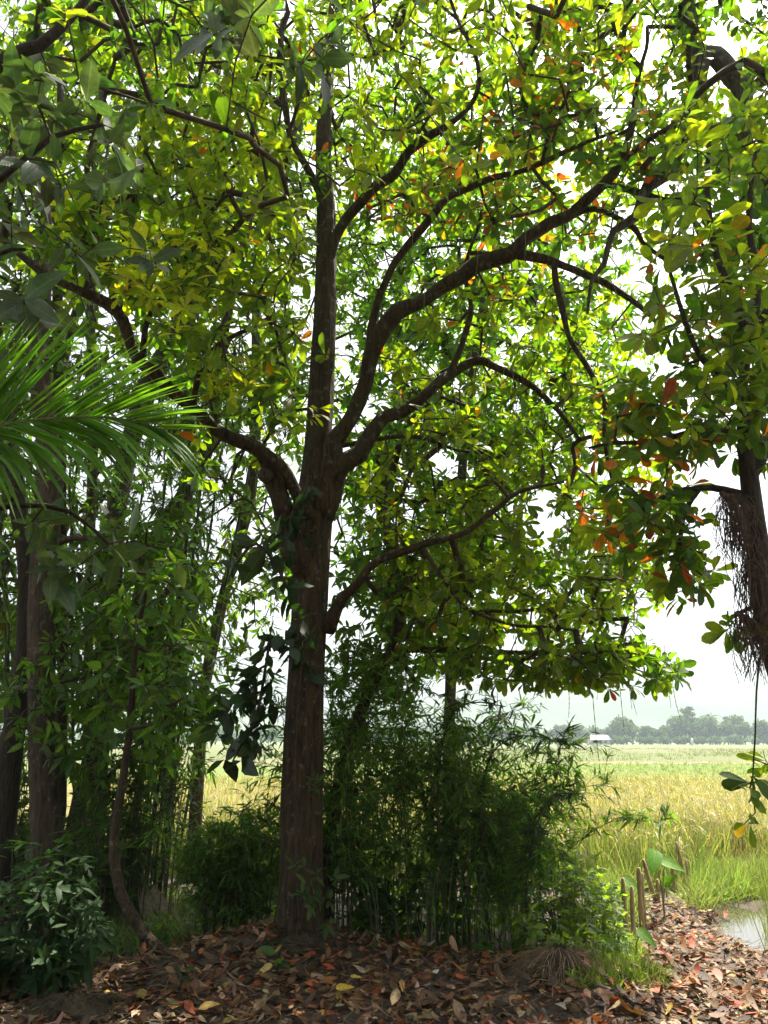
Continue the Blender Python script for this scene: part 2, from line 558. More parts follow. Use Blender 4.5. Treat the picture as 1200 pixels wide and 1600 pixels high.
def field_mat():
    """ripening rice seen from its tops: golden near, then green, then pale strips"""
    m, nt, out = new_mat('rice_tops')
    L = nt.links.new
    geo = N(nt, 'ShaderNodeNewGeometry')
    sx = N(nt, 'ShaderNodeSeparateXYZ')
    L(geo.outputs['Position'], sx.inputs[0])
    mpf = N(nt, 'ShaderNodeMapping')
    mpf.inputs['Scale'].default_value = (0.35, 1.0, 1.0)
    L(geo.outputs['Position'], mpf.inputs['Vector'])
    n2 = N(nt, 'ShaderNodeTexNoise', i_Scale=0.13, i_Detail=8.0, i_Roughness=0.7)
    L(mpf.outputs[0], n2.inputs['Vector'])
    s = N(nt, 'ShaderNodeMath', operation='SUBTRACT')
    L(n2.outputs['Fac'], s.inputs[0])
    s.inputs[1].default_value = 0.5
    a = N(nt, 'ShaderNodeMath', operation='MULTIPLY_ADD')
    L(s.outputs[0], a.inputs[0])
    a.inputs[1].default_value = 34.0
    L(sx.outputs['Y'], a.inputs[2])
    lg = N(nt, 'ShaderNodeMath', operation='LOGARITHM')
    L(a.outputs[0], lg.inputs[0])
    lg.inputs[1].default_value = 10.0
    mr = N(nt, 'ShaderNodeMapRange')
    mr.inputs['From Min'].default_value = 1.0
    mr.inputs['From Max'].default_value = 2.6
    L(lg.outputs[0], mr.inputs['Value'])
    ra = N(nt, 'ShaderNodeValToRGB')
    e = ra.color_ramp.elements
    f = lambda y: (math.log10(y) - 1.0) / 1.6
    stops = [(10, (0.25, 0.22, 0.09)), (24, (0.25, 0.23, 0.09)), (30, (0.16, 0.20, 0.065)), (54, (0.14, 0.19, 0.055)), (58, (0.20, 0.19, 0.10)), (64, (0.14, 0.15, 0.07)), (90, (0.115, 0.145, 0.055)), (130, (0.14, 0.145, 0.072)), (300, (0.11, 0.135, 0.06))]
    e[0].position, e[0].color = f(stops[0][0]), (*stops[0][1], 1)
    e[1].position, e[1].color = f(stops[1][0]), (*stops[1][1], 1)
    for y, c in stops[2:]:
        q = e.new(min(1, f(y)))
        q.color = (*c, 1)
    L(mr.outputs[0], ra.inputs[0])
    n3 = N(nt, 'ShaderNodeTexNoise', i_Scale=5.0, i_Detail=8.0, i_Roughness=0.75)
    L(geo.outputs['Position'], n3.inputs['Vector'])
    m3 = N(nt, 'ShaderNodeMapRange')
    m3.inputs['From Min'].default_value = 0.25
    m3.inputs['From Max'].default_value = 0.75
    m3.inputs['To Min'].default_value = 0.65
    m3.inputs['To Max'].default_value = 1.3
    L(n3.outputs['Fac'], m3.inputs['Value'])
    sc = N(nt, 'ShaderNodeVectorMath', operation='SCALE')
    L(ra.outputs[0], sc.inputs[0])
    L(m3.outputs[0], sc.inputs['Scale'])
    p = N(nt, 'ShaderNodeBsdfPrincipled')
    p.inputs['Roughness'].default_value = 0.9
    p.inputs['Specular IOR Level'].default_value = 0.1
    L(sc.outputs[0], p.inputs['Base Color'])
    b = N(nt, 'ShaderNodeBump', i_Strength=1.0, i_Distance=0.15)
    L(n3.outputs['Fac'], b.inputs['Height'])
    L(b.outputs[0], p.inputs['Normal'])
    L(p.outputs[0], out.inputs['Surface'])
    return m


def water_mat():
    m, nt, out = new_mat('puddle_water')
    L = nt.links.new
    geo = N(nt, 'ShaderNodeNewGeometry')
    n1 = N(nt, 'ShaderNodeTexNoise', i_Scale=9.0, i_Detail=3.0)
    L(geo.outputs['Position'], n1.inputs['Vector'])
    p = N(nt, 'ShaderNodeBsdfPrincipled')
    p.inputs['Base Color'].default_value = (0.055, 0.05, 0.035, 1)
    p.inputs['Roughness'].default_value = 0.03
    p.inputs['Specular IOR Level'].default_value = 0.9
    b = N(nt, 'ShaderNodeBump', i_Strength=0.08, i_Distance=0.01)
    L(n1.outputs['Fac'], b.inputs['Height'])
    L(b.outputs[0], p.inputs['Normal'])
    L(p.outputs[0], out.inputs['Surface'])
    return m


# ------------------------------------------------------------------ leaves
def template(prof, fold=0.25):
    """prof: (t, halfwidth); blade folded along its midrib. Returns x, y, |y|, quads, tris"""
    xs, ys, Q, T = [], [], [], []
    prev = None
    for t, w in prof:
        if w <= 0:
            i = len(xs)
            xs.append(t); ys.append(0.0)
            cur = (i, i, i)
        else:
            i = len(xs)
            xs += [t, t, t]; ys += [w, 0.0, -w]
            cur = (i, i + 1, i + 2)
        if prev is not None:
            if prev[0] == prev[2]:
                T += [(prev[0], cur[1], cur[0]), (prev[0], cur[2], cur[1])]
            elif cur[0] == cur[2]:
                T += [(prev[0], prev[1], cur[0]), (prev[1], prev[2], cur[0])]
            else:
                Q += [(prev[0], prev[1], cur[1], cur[0]), (prev[1], prev[2], cur[2], cur[1])]
        prev = cur
    return np.array(xs), np.array(ys), np.array(Q).reshape(-1, 4), np.array(T).reshape(-1, 3), fold


TP = {
    'obovate': template([(0, 0), (0.14, 0.10), (0.45, 0.36), (0.72, 0.5), (0.92, 0.33), (1.0, 0)], 0.22),
    'obovate_lo': template([(0, 0), (0.40, 0.34), (0.76, 0.5), (1.0, 0)], 0.22),
    'ovate': template([(0, 0), (0.12, 0.13), (0.36, 0.46), (0.6, 0.46), (0.85, 0.22), (1.0, 0)], 0.2),
    'ovate_lo': template([(0, 0), (0.34, 0.5), (0.68, 0.42), (1.0, 0)], 0.2),
    'obovate_mid': template([(0, 0), (0.33, 0.22), (0.66, 0.48), (0.88, 0.40), (1.0, 0)], 0.22),
    'ovate_flat': (np.array([0, .3, .3, .65, .65, 1.0]), np.array([0, .46, -.46, .44, -.44, 0]), np.array([[1, 2, 4, 3]]), np.array([[0, 2, 1], [3, 4, 5]]), 0.0),
    'lance': (np.array([0, .25, .25, .6, .6, 1.0]), np.array([0, .5, -.5, .4, -.4, 0]), np.array([[1, 2, 4, 3]]), np.array([[0, 2, 1], [3, 4, 5]]), 0.0),
    'blade': template([(0, 0.42), (0.35, 0.5), (0.7, 0.34), (1.0, 0)], 0.4),
    'strap': template([(0, 0.2), (0.15, 0.5), (0.4, 0.5), (0.65, 0.42), (0.85, 0.25), (1.0, 0)], 0.55),
    'heart': template([(-0.22, 0.22), (-0.12, 0.40), (0.08, 0.5), (0.35, 0.44), (0.65, 0.25), (0.85, 0.1), (1.0, 0)], 0.25),
    'flat': (np.array([0, 0, .5, .5, 1.0]), np.array([-.45, .45, .4, -.4, 0]), np.array([[0, 1, 2, 3]]), np.array([[3, 2, 4]]), 0.0),
    'clump': template([(0, 0.25), (0.35, 0.5), (0.7, 0.42), (1.0, 0.12)], 0.35),
}


class Leaves:
    """records of many leaves: position, direction, normal, length, width, colour, curl"""

    def __init__(s):
        s.a = []

    def add(s, P, D, Nn, L, W, C, K):
        n = len(P)
        f = lambda v: np.broadcast_to(np.asarray(v, float).reshape(-1, 1) if np.ndim(v) < 2 else v, (n, 1))
        D = nrm(D)
        Nn = nrm(Nn - (Nn * D).sum(1, keepdims=True) * D)
        s.a.append(np.hstack([P, D, Nn, f(L), f(W), np.broadcast_to(C, (n, 3)), f(K)]))

    def arr(s):
        return np.vstack(s.a) if s.a else np.zeros((0, 15))


def leaf_mesh(name, A, tpl, mat, base=None):
    x, y, Q, T, fold = TP[tpl]
    P, D, Nn, L, W, C, K = A[:, 0:3], A[:, 3:6], A[:, 6:9], A[:, 9:10], A[:, 10:11], A[:, 11:14], A[:, 14:15]
    S = np.cross(Nn, D)
    nv = len(x)
    X, Yh = x[None, :, None], y[None, :, None]
    Vv = P[:, None] + L[:, None] * X * D[:, None] + W[:, None] * Yh * S[:, None] + (fold * W[:, None] * np.abs(Yh) - K[:, None] * L[:, None] * X * X) * Nn[:, None]
    n = len(A)
    off = (np.arange(n) * nv)[:, None, None]
    fs = []
    if len(Q):
        fs.append((Q[None] + off).reshape(-1, 4))
    if len(T):
        fs.append((T[None] + off).reshape(-1, 3))
    uv = np.tile(np.stack([x, y + 0.5], 1), (n, 1))
    return mesh_np(name, Vv.reshape(-1, 3), fs, mat, True, col=np.repeat(C, nv, 0), uv=uv, base=base)


_proto = {}


def leaf_proto(name, tpl, mat, ratio, k):
    key = (name, tpl, mat.name, round(ratio, 2), round(k, 2))
    if key not in _proto:
        A = np.zeros((1, 15))
        A[0, 3] = 1; A[0, 8] = 1; A[0, 9] = 1; A[0, 10] = ratio; A[0, 11:14] = 1; A[0, 14] = k
        _proto[key] = leaf_mesh(name, A, tpl, mat)
    return _proto[key]


def leaf_objects(name, A, tpl, mat, parent):
    """each row of A becomes a leaf object of its own under PARENT; mesh data shared"""
    base = abs_loc(parent)
    for r in A:
        P, D, Nn, L, W, C, K = r[0:3], r[3:6], r[6:9], r[9], r[10], r[11:14], r[14]
        k = round(float(K) / 0.12) * 0.12
        ratio = min(0.7, max(0.1, round(W / L / 0.07) * 0.07)) if W / L > 0.1 else W / L
        me = leaf_proto(name, tpl, mat, ratio, k)
        o = bpy.data.objects.new(name, me)
        COL.objects.link(o)
        o.parent = parent
        S = np.cross(Nn, D)
        q = P - base
        o.matrix_basis = Matrix(((D[0] * L, S[0] * L, Nn[0] * L, q[0]), (D[1] * L, S[1] * L, Nn[1] * L, q[1]), (D[2] * L, S[2] * L, Nn[2] * L, q[2]), (0, 0, 0, 1)))
        o.color = (*[float(c) for c in C], 1)


def rand_unit(n):
    return nrm(rng.normal(size=(n, 3)))


def jitter_col(C, n, v=0.25, h=0.12):
    C = np.asarray(C, float)
    k = np.exp(rng.normal(0, v, (n, 1)))
    hh = np.exp(rng.normal(0, h, (n, 3)))
    return np.clip(C * k * hh, 0.002, 0.8)


PENDING = []     # (root, leaf array, hi template, lo template, material, how many single leaves)


def grow(nodes, tips, spacing=0.22, sag=0.05):
    """joins every tip to the nearest point of the skeleton grown so far. Returns list of polylines (node ids), positions, parents"""
    P = np.empty((len(nodes) + len(tips) * 14, 3))
    par = np.full(len(P), -1)
    P[:len(nodes)] = nodes
    n = len(nodes)
    d0 = np.full(len(tips), 1e9)
    for i in range(0, len(nodes), 400):
        d0 = np.minimum(d0, np.linalg.norm(tips[:, None] - nodes[None, i:i + 400], axis=2).min(1))
    order = np.argsort(d0)
    lines, ends = [], []
    for t in order:
        p = tips[t]
        dd = ((P[:n] - p) ** 2).sum(1)
        j = int(np.argmin(dd))
        d = math.sqrt(dd[j])
        m = max(1, min(13, int(d / spacing)))
        q0 = P[j].copy()
        off = rng.normal(0, 0.09 * d, 3)
        line = [j]
        for k in range(1, m + 1):
            u = k / m
            w = math.sin(math.pi * u)
            P[n] = q0 + (p - q0) * u + off * w + np.array([0, 0, sag * d * w]) + (rng.normal(0, 0.018, 3) if k < m else 0)
            par[n] = line[-1]
            line.append(n)
            n += 1
        lines.append(line)
        ends.append(n - 1)
    cnt = np.zeros(n)
    for e in ends:
        cnt[e] += 1
    for i in range(n - 1, len(nodes) - 1, -1):
        if par[i] >= 0:
            cnt[par[i]] += cnt[i]
    return lines, ends, P[:n], par[:n], cnt


def twig_mesh(lines, P, cnt, r0=0.0035, rmax=0.03, sides=4):
    mb = MB()
    for ln in lines:
        pts = P[ln]
        c = cnt[ln].copy()
        c[0] = c[1]
        rad = np.minimum(rmax, r0 * np.maximum(1, c) ** 0.45)
        mb.tube(pts, rad, sides if rad[0] < 0.012 else 6, cap=False)
    return mb


def tips_in(regions, gaps=()):
    """regions: (cx, cy, rx, ry, Y0, Y1, n) in photo pixels and metres; gaps thin the crown where the sky shows"""
    out = []
    for cx, cy, rx, ry, y0, y1, n in regions:
        r = np.sqrt(rng.uniform(0, 1, n))
        a = rng.uniform(0, 2 * math.pi, n)
        px, py = cx + rx * r * np.cos(a), cy + ry * r * np.sin(a)
        Y = rng.uniform(y0, y1, n)
        keep = np.ones(n, bool)
        for gx, gy, gw, gh, pr in gaps:
            keep &= ~((((px - gx) / gw) ** 2 + ((py - gy) / gh) ** 2 < 1) & (rng.uniform(0, 1, n) < pr))
        out += [pix(px[i], py[i], Y[i]) for i in range(n) if keep[i]]
    return np.array(out)


def rosettes(lv, tipP, tipD, n_lo, n_hi, Lm, ratio, colf, droop=0.35, open_=(45, 85), along=None, curl=(-0.08, 0.42), lsd=0.26, upness=0.5):
    """whorls of leaves at twig ends"""
    for p, d in zip(tipP, tipD):
        n = rng.integers(n_lo, n_hi + 1)
        d = nrm(d)
        u = nrm(np.cross(d, rng.normal(size=3)))
        w = np.cross(d, u)
        a = np.arange(n) * 2.39996 + rng.uniform(0, 6.28)
        el = np.radians(rng.uniform(*open_, n))
        D = np.cos(el)[:, None] * d + np.sin(el)[:, None] * (np.cos(a)[:, None] * u + np.sin(a)[:, None] * w)
        D[:, 2] -= droop * rng.uniform(0.3, 1.3, n)
        D = nrm(D)
        Nn = upness * np.array([0, 0, 1.0]) + (1 - upness) * d + rng.normal(0, 0.3, (n, 3))
        L = Lm * np.exp(rng.normal(0, lsd, n))
        P = p - d * (rng.uniform(0, 1, n) ** 1.6 * 0.11)[:, None] * (Lm / 0.15)
        C = colf(np.repeat(p[None], n, 0))
        lv.add(P, D, Nn, L, L * ratio * rng.uniform(0.85, 1.15, n), C, rng.uniform(*curl, n))


def end_dirs(ends, P, par, up=0.35, rnd=0.35):
    out = []
    for e in ends:
        a = P[par[e]] if par[e] >= 0 else P[e] - np.array([0, 0, 0.1])
        d = nrm(P[e] - a) + np.array([0, 0, up]) + rng.normal(0, rnd, 3)
        out.append(nrm(d))
    return np.array(out)


def ppath(pts, rad, Y=None, step=0.12):
    """pts: (px, py, Y) or (px, py) with Y given; rad in photo pixels of half width"""
    P = [pix(p[0], p[1], p[2] if len(p) > 2 else Y) for p in pts]
    f = [project(np.array([q]))[2][0] for q in P]
    rm = [r * ff / FPX for r, ff in zip(rad, f)]
    return smooth_path(P, rm, step)



# ------------------------------------------------------------------ ground, field, hills, water, haze
def axis(fine0, fine1, step, lo, hi, g=1.22):
    a = list(np.arange(fine0, fine1 + 1e-6, step))
    d, v = step, a[-1]
    while v < hi:
        d *= g
        v = min(hi, v + d)
        a.append(v)
    d, v = step, a[0]
    b = []
    while v > lo:
        d *= g
        v = max(lo, v - d)
        b.append(v)
    return np.array(b[::-1] + a)


def sheet(name, xs, ys, zf, mat):
    X, Y = np.meshgrid(xs, ys)
    Z = zf(X, Y)
    nx, ny = len(xs), len(ys)
    V = np.stack([X, Y, Z], -1).reshape(-1, 3)
    i = np.arange(ny - 1)[:, None] * nx
    j = np.arange(nx - 1)[None]
    Q = np.stack([i + j, i + j + 1, i + nx + j + 1, i + nx + j], -1).reshape(-1, 4)
    return mesh_np(name, V, [Q], mat)


ground = obj('ground', sheet('ground', axis(-6.5, 6.5, 0.07, -960, 960), axis(3.6, 12, 0.07, -60, 960), gz, ground_mat()), kind='structure')
RICE_G, RICE_H = -0.36, 0.70


def rice_top(X, Y):
    e = 15.5 + 1.2 * nz(X, 0 * X, 0.5, 6)
    z = RICE_G + RICE_H * (0.80 + 0.12 * nz(X, Y, 2.7, 3) + 0.08 * nz(X, Y, 7.0, 4)) * (1 - 0.35 * sstep(27, 33, Y))
    z = z - 0.25 * np.exp(-((Y - 58.5 - 0.02 * X) / 1.1) ** 2)
    z = z - 0.20 * np.exp(-((Y - 110 + 0.05 * X) / 2.5) ** 2)
    return np.where(Y < e, RICE_G - 0.3, z) - 0.35 * sstep(285, 300, Y)


field = obj('rice_field', sheet('rice_field', axis(-9, 16, 0.22, -260, 320, 1.10), axis(14.0, 34, 0.22, 14.0, 320, 1.07), rice_top, field_mat()), kind='structure')


def hill_h(X, Y):
    r = sstep(760, 880, Y) * (1 - sstep(905, 945, Y))
    h = 44 + 17 * nz(X, 0 * X, 0.011, 7) + 6 * nz(X, Y, 0.04, 8) + 14 * sstep(-100, 350, X)
    return -0.7 + r * np.maximum(h, 14)


hill_m = noise_mat('wooded_slope', [(0.03, 0.05, 0.02), (0.07, 0.09, 0.035)], 0.03, 8, bump=0.6, bdist=3)
obj('hills', sheet('hills', np.linspace(-940, 940, 140), np.linspace(755, 945, 24), hill_h, hill_m), kind='structure')

# puddle in the wet hollow
wx, wy = axis(2.9, 5.6, 0.1, 2.9, 5.6), axis(6.6, 10.6, 0.1, 6.6, 10.6)
WATER_Z = -0.285
obj('puddle', sheet('puddle', wx, wy, lambda X, Y: 0 * X + WATER_Z, water_mat()), kind='structure')

# haze: one closed box round everything
hz = MB()
hb = np.array([[x, y, z] for z in (-1.6, 82) for y in (-70, 965) for x in (-965, 965)], float)
hz.add(hb, [(0, 2, 3, 1), (4, 5, 7, 6), (0, 1, 5, 4), (2, 6, 7, 3), (0, 4, 6, 2), (1, 3, 7, 5)])
hm, hnt, hout = new_mat('haze_air')
pv = hnt.nodes.new('ShaderNodeVolumePrincipled')
pv.inputs['Color'].default_value = (0.74, 0.88, 1.0, 1)
pv.inputs['Density'].default_value = 0.00048
pv.inputs['Anisotropy'].default_value = 0.2
hnt.links.new(pv.outputs[0], hout.inputs['Volume'])
hz.build('haze', hm, kind='stuff', smooth=False)


# ------------------------------------------------------------------ tree builder
def tree(name, label, cat, base, trunk, limbs, bark, group=None, sides=14, wob=0.05):
    """trunk: (path, radii); limbs: list of (path, radii). Each becomes a part of its own"""
    root = thing(name, label, cat, base, group)
    if trunk is not None:
        mb = MB()
        mb.tube(trunk[0], trunk[1], sides, wob, ridge=0.06 if sides > 30 else 0.0)
        mb.build('trunk', bark, root)
    for i, (p, r) in enumerate(limbs):
        mb = MB()
        mb.tube(p, r, 10, wob, seed=i)
        mb.build('limb', bark, root)
    return root


def crown(root, limbs, tips, lv, bark, tpl, tpl_lo, mat, singles, fn, spacing=0.22, r0=0.0045, start=0.25, up=0.35, extra=None):
    """twigs from the limbs to every tip, then leaves by fn(tip positions, tip directions); extra adds leaves along the twigs"""
    nodes = []
    for p, r in limbs:
        k = int(len(p) * start)
        nodes.append(p[k:])
    nodes = np.vstack(nodes)
    lines, ends, P, par, cnt = grow(nodes, tips, spacing)
    mb = twig_mesh(lines, P, cnt, r0)
    mb.build('twigs', bark, root, 'stuff')
    D = end_dirs(ends, P, par, up)
    fn(lv, P[ends], D)
    if extra:
        pts, dirs = [], []
        for ln in lines:
            q = [i for i in ln[1:-1] if cnt[i] <= 2]
            for i in q:
                pts.append(P[i])
                dirs.append(nrm(P[i] - P[par[i]] + rng.normal(0, 0.2, 3)))
        if pts:
            extra(lv, np.array(pts), np.array(dirs))
    PENDING.append((root, lv.arr(), tpl, tpl_lo, mat, singles))
    return P, ends


DEEP, MID, YEL = np.array([0.026, 0.064, 0.009]), np.array([0.062, 0.125, 0.012]), np.array([0.150, 0.192, 0.014])
ORANGE = np.array([[0.36, 0.105, 0.014], [0.30, 0.075, 0.014], [0.32, 0.17, 0.02], [0.22, 0.045, 0.014]])


def mix_col(P, yellow, orange_spots=(), base_orange=0.004):
    n = len(P)
    t = np.clip(0.5 + 0.5 * nz(P[:, 0] + 0.7 * P[:, 2], P[:, 1] - 0.6 * P[:, 2], 1.6, 9) + rng.normal(0, 0.22, n) + (yellow - 0.5), 0, 1)[:, None]
    C = np.where(t < 0.5, DEEP + (MID - DEEP) * t * 2, MID + (YEL - MID) * (t - 0.5) * 2)
    C = jitter_col(C, n, 0.18, 0.07)
    pr = np.full(n, base_orange)
    if len(orange_spots):
        px, py, _ = project(P)
        for ox, oy, rx, ry, q in orange_spots:
            pr = np.maximum(pr, q * (((px - ox) / rx) ** 2 + ((py - oy) / ry) ** 2 < 1))
    m = rng.uniform(0, 1, n) < pr
    C[m] = jitter_col(ORANGE[rng.integers(0, 4, m.sum())], m.sum(), 0.28, 0.14)
    return C


# ------------------------------------------------------------------ the main tree
base_main = np.array([TB[0], TB[1], float(gz(TB[0], TB[1])) - 0.12])
tr = ppath([(466, 1500, 6.95), (466, 1462, 6.95), (468, 1420, 6.95), (470, 1300, 6.95), (473, 1200, 6.95), (479, 1060, 6.95), (485, 920, 6.95), (489, 840, 6.95), (493, 770, 6.95), (496, 700, 6.97), (503, 600, 7.0), (508, 480, 7.02), (509, 350, 7.05), (506, 220, 7.1), (512, 120, 7.15), (520, 20, 7.2), (530, -120, 7.2), (545, -300, 7.1)],
           [50, 43, 36, 32, 30, 28.5, 27, 26.5, 28, 21, 19, 17, 14.5, 12, 9, 7, 5, 3], step=0.05)
ML = []
def crooked(p, r, amp=0.55):
    """small kinks along a limb, growing to full size away from its root"""
    n = len(p)
    s = np.concatenate([[0], np.cumsum(np.linalg.norm(np.diff(p, axis=0), axis=1))])
    k = max(3, int(s[-1] / 0.22))
    kn = rng.normal(0, 1, (k, 3))
    off = np.stack([np.interp(s, np.linspace(0, s[-1], k), kn[:, i]) for i in range(3)], 1)
    env = np.clip(s / 1.1, 0, 1)[:, None]
    return p + off * (amp * r[:, None] + 0.006) * env, r * (1 + 0.10 * np.interp(s, np.linspace(0, s[-1], k), rng.normal(0, 1, k)))


def L_(pts, rad, Y=None):
    p, r = ppath(pts, rad, Y, 0.08)
    ML.append(crooked(p, r * 0.86))


L_([(498, 800, 6.92), (512, 740, 6.86), (540, 660, 6.8), (575, 585, 6.72), (605, 528, 6.66), (650, 472, 6.6), (720, 425, 6.5), (800, 394, 6.4), (868, 350, 6.3), (945, 288, 6.2), (975, 238, 6.1), (988, 185, 6.0), (1000, 120, 5.9), (1010, 40, 5.8)], [25, 19, 15.5, 14.5, 14, 14, 13.5, 13, 11, 10, 8, 6, 5, 3])
L_([(500, 810, 6.92), (522, 752, 6.88), (556, 698, 6.88), (600, 660, 6.9), (640, 632, 6.95), (700, 588, 7.0), (745, 560, 7.05), (800, 585, 7.1), (860, 630, 7.1), (905, 690, 7.1)], [25, 19, 15, 13, 12, 10, 8, 6, 5, 3])
L_([(572, 592, 6.73), (578, 540, 6.66), (590, 480, 6.6), (606, 430, 6.5), (650, 368, 6.4), (692, 318, 6.3), (745, 286, 6.2), (830, 258, 6.1), (905, 226, 6.0), (965, 200, 5.9)], [10, 8.5, 8, 7.5, 7, 6.5, 6, 5, 4, 2.5])
L_([(511, 420, 7.03), (530, 352, 6.95), (560, 318, 6.8), (610, 264, 6.6), (656, 214, 6.4), (700, 190, 6.3), (738, 150, 6.2), (748, 100, 6.1), (720, 40, 6.0), (690, -40, 5.9)], [10, 10, 9.5, 9, 8.5, 6, 5, 4, 3.5, 2.5])
L_([(505, 310, 7.07), (485, 272, 6.9), (455, 222, 6.8), (450, 180, 6.7), (436, 100, 6.6), (444, 20, 6.5), (450, -60, 6.5)], [8, 7, 6.5, 6, 5.5, 4.5, 3])
L_([(480, 900, 6.9), (456, 845, 6.75), (436, 780, 6.6), (420, 722, 6.45), (396, 696, 6.35), (350, 674, 6.2), (285, 624, 6.0), (222, 560, 5.8), (182, 492, 5.65), (130, 460, 5.5), (80, 432, 5.4), (5, 375, 5.3), (-90, 320, 5.2)], [24, 22, 19, 17, 15, 13.5, 12, 11.5, 10, 8.5, 7.5, 6, 4])
L_([(488, 815, 6.9), (462, 770, 6.6), (438, 730, 6.4), (400, 702, 6.28), (362, 683, 6.2)], [16, 12, 9, 7.5, 6])
L_([(512, 985, 6.9), (530, 945, 6.75), (560, 910, 6.6), (610, 873, 6.5), (660, 857, 6.4), (735, 832, 6.3), (775, 800, 6.25), (815, 766, 6.2), (880, 756, 6.1)], [15, 10, 8.5, 7.5, 6.5, 5.5, 4.5, 4, 2.5])
L_([(700, 588, 7.0), (724, 535, 7.0), (736, 480, 7.0), (726, 425, 7.0), (745, 360, 7.0)], [7, 6, 5, 4, 2.5])
L_([(800, 396, 6.4), (868, 408, 6.3), (930, 432, 6.2), (985, 470, 6.1), (1030, 515, 6.0), (1060, 570, 6.0)], [9, 8, 7, 5.5, 4, 2.5])
L_([(866, 408, 6.3), (870, 455, 6.3), (896, 535, 6.3), (932, 600, 6.3), (950, 680, 6.3), (960, 760, 6.3)], [6, 5.5, 5, 4.5, 3.5, 2.5])
L_([(945, 288, 6.2), (990, 298, 6.05), (1042, 312, 5.9), (1095, 300, 5.8)], [6, 6, 5, 3])
L_([(960, 264, 6.15), (1010, 222, 6.0), (1058, 192, 5.9), (1078, 150, 5.8), (1090, 90, 5.7)], [6, 5.5, 5, 4, 2.5])
L_([(868, 350, 6.3), (930, 326, 6.3), (985, 350, 6.2), (1022, 386, 6.1), (1085, 424, 6.0)], [6, 5.5, 5, 4, 2.5])
L_([(222, 560, 5.8), (232, 500, 5.6), (262, 455, 5.4), (330, 330, 5.2), (360, 300, 5.1)], [6, 5, 4.5, 3.5, 2])
L_([(300, 636, 6.05), (310, 590, 5.8), (325, 555, 5.6), (375, 520, 5.4), (430, 500, 5.3)], [5.5, 5, 4.5, 3.5, 2])
L_([(182, 492, 5.65), (160, 400, 5.5), (140, 310, 5.4), (150, 200, 5.3), (180, 90, 5.2), (160, 0, 5.1)], [6, 5.5, 5, 4.5, 3.5, 2.5])
L_([(512, 700, 6.9), (640, 680, 6.9), (720, 700, 7.0), (800, 720, 7.0)], [5, 4, 3, 2])
L_([(660, 857, 6.4), (690, 900, 6.4), (730, 950, 6.5), (800, 975, 6.6), (900, 985, 6.7)], [4, 3.5, 3, 2.6, 2])
main = tree('broadleaf_tree', 'large dark-barked broadleaf tree standing on the leafy mound, forking into spreading limbs', 'tree', base_main, tr, ML, M['bark'], sides=64, wob=0.06)
# sawn knot on the left limb
kb = MB()
k0 = pix(418, 745, 6.46)
kd = np.array([-0.2, -0.9, -0.1])
kb.tube(np.array([k0, k0 + kd * 0.10, k0 + kd * 0.13, k0 + kd * 0.12]), [0.065, 0.062, 0.045, 0.012], 12, 0.08)
kb.build('branch_stub', M['bark_pale'], main)

GAPS = [(885, 275, 34, 36, 0.95), (830, 300, 22, 22, 0.8), (900, 415, 34, 28, 0.93), (1010, 60, 32, 45, 0.9), (950, 130, 24, 50, 0.75), (910, 210, 40, 20, 0.5), (705, 725, 40, 40, 0.9), (850, 800, 35, 50, 0.85),
        (950, 570, 40, 20, 0.6), (1085, 980, 70, 60, 0.98), (780, 1095, 60, 25, 0.95), (940, 1100, 60, 22, 0.8), (690, 250, 18, 30, 0.5), (480, 230, 30, 45, 0.6), (790, 660, 20, 20, 0.8), (620, 680, 25, 40, 0.4), (650, 490, 60, 50, 0.4), (750, 370, 22, 22, .7)]
REG_MAIN = [(620, 120, 400, 240, 4.8, 8.4, 812), (500, -200, 800, 300, 4.2, 8.6, 609), (720, 240, 230, 120, 5.4, 8.2, 246), (960, 120, 150, 160, 5.0, 7.2, 230), (930, 300, 110, 90, 5.6, 7.4, 46),
            (230, 230, 300, 250, 4.6, 7.6, 580), (300, 420, 200, 170, 4.8, 7.0, 246), (400, 590, 120, 90, 5.2, 6.8, 65), (330, 700, 90, 60, 5.6, 6.6, 31),
            (800, 560, 210, 170, 6.2, 8.6, 304), (900, 760, 170, 210, 6.0, 8.6, 350), (730, 800, 170, 160, 6.2, 8.4, 150), (820, 950, 220, 110, 6.4, 8.6, 215), (950, 1040, 120, 45, 6.2, 7.4, 89), (800, 1050, 110, 30, 6.6, 7.6, 37), (690, 930, 110, 120, 6.8, 8.4, 90)]
OR_SPOTS = [(740, 340, 210, 130, 0.09), (900, 150, 200, 150, 0.08), (600, 560, 200, 150, 0.025), (500, 250, 200, 200, 0.012), (970, 740, 80, 120, 0.20), (960, 1110, 40, 40, 0.25)]
tips = tips_in(REG_MAIN, GAPS)
# leaves seldom hang right across the big limbs
sk = [(tr[0][:int(len(tr[0]) * 0.66)], tr[1][:int(len(tr[0]) * 0.66)])] + ML[:11]
sp = np.vstack([p for p, r in sk])
sr = np.concatenate([r for p, r in sk])
sx_, sy_, sf_ = project(sp)
tx_, ty_, tf_ = project(tips)
dd = np.hypot(tx_[:, None] - sx_[None], ty_[:, None] - sy_[None]) - (sr * FPX / sf_)[None] - 16
hit = ((dd < 0) & (tf_[:, None] < sf_[None] + 0.1)).any(1)
tips = tips[~(hit & (rng.uniform(0, 1, len(tips)) < 0.88))]


def off_limb(T, path, rad, margin):
    """drops tips that would hide a limb from the clearing"""
    gx, gy, gf = project(path)
    ax, ay, af = project(T)
    d = np.hypot(ax[:, None] - gx[None], ay[:, None] - gy[None]) - (rad * FPX / gf)[None] - margin
    return T[~((d < 0) & (af[:, None] < gf[None] + 0.1)).any(1)]


tips = off_limb(tips, ML[5][0], ML[5][1], 30)

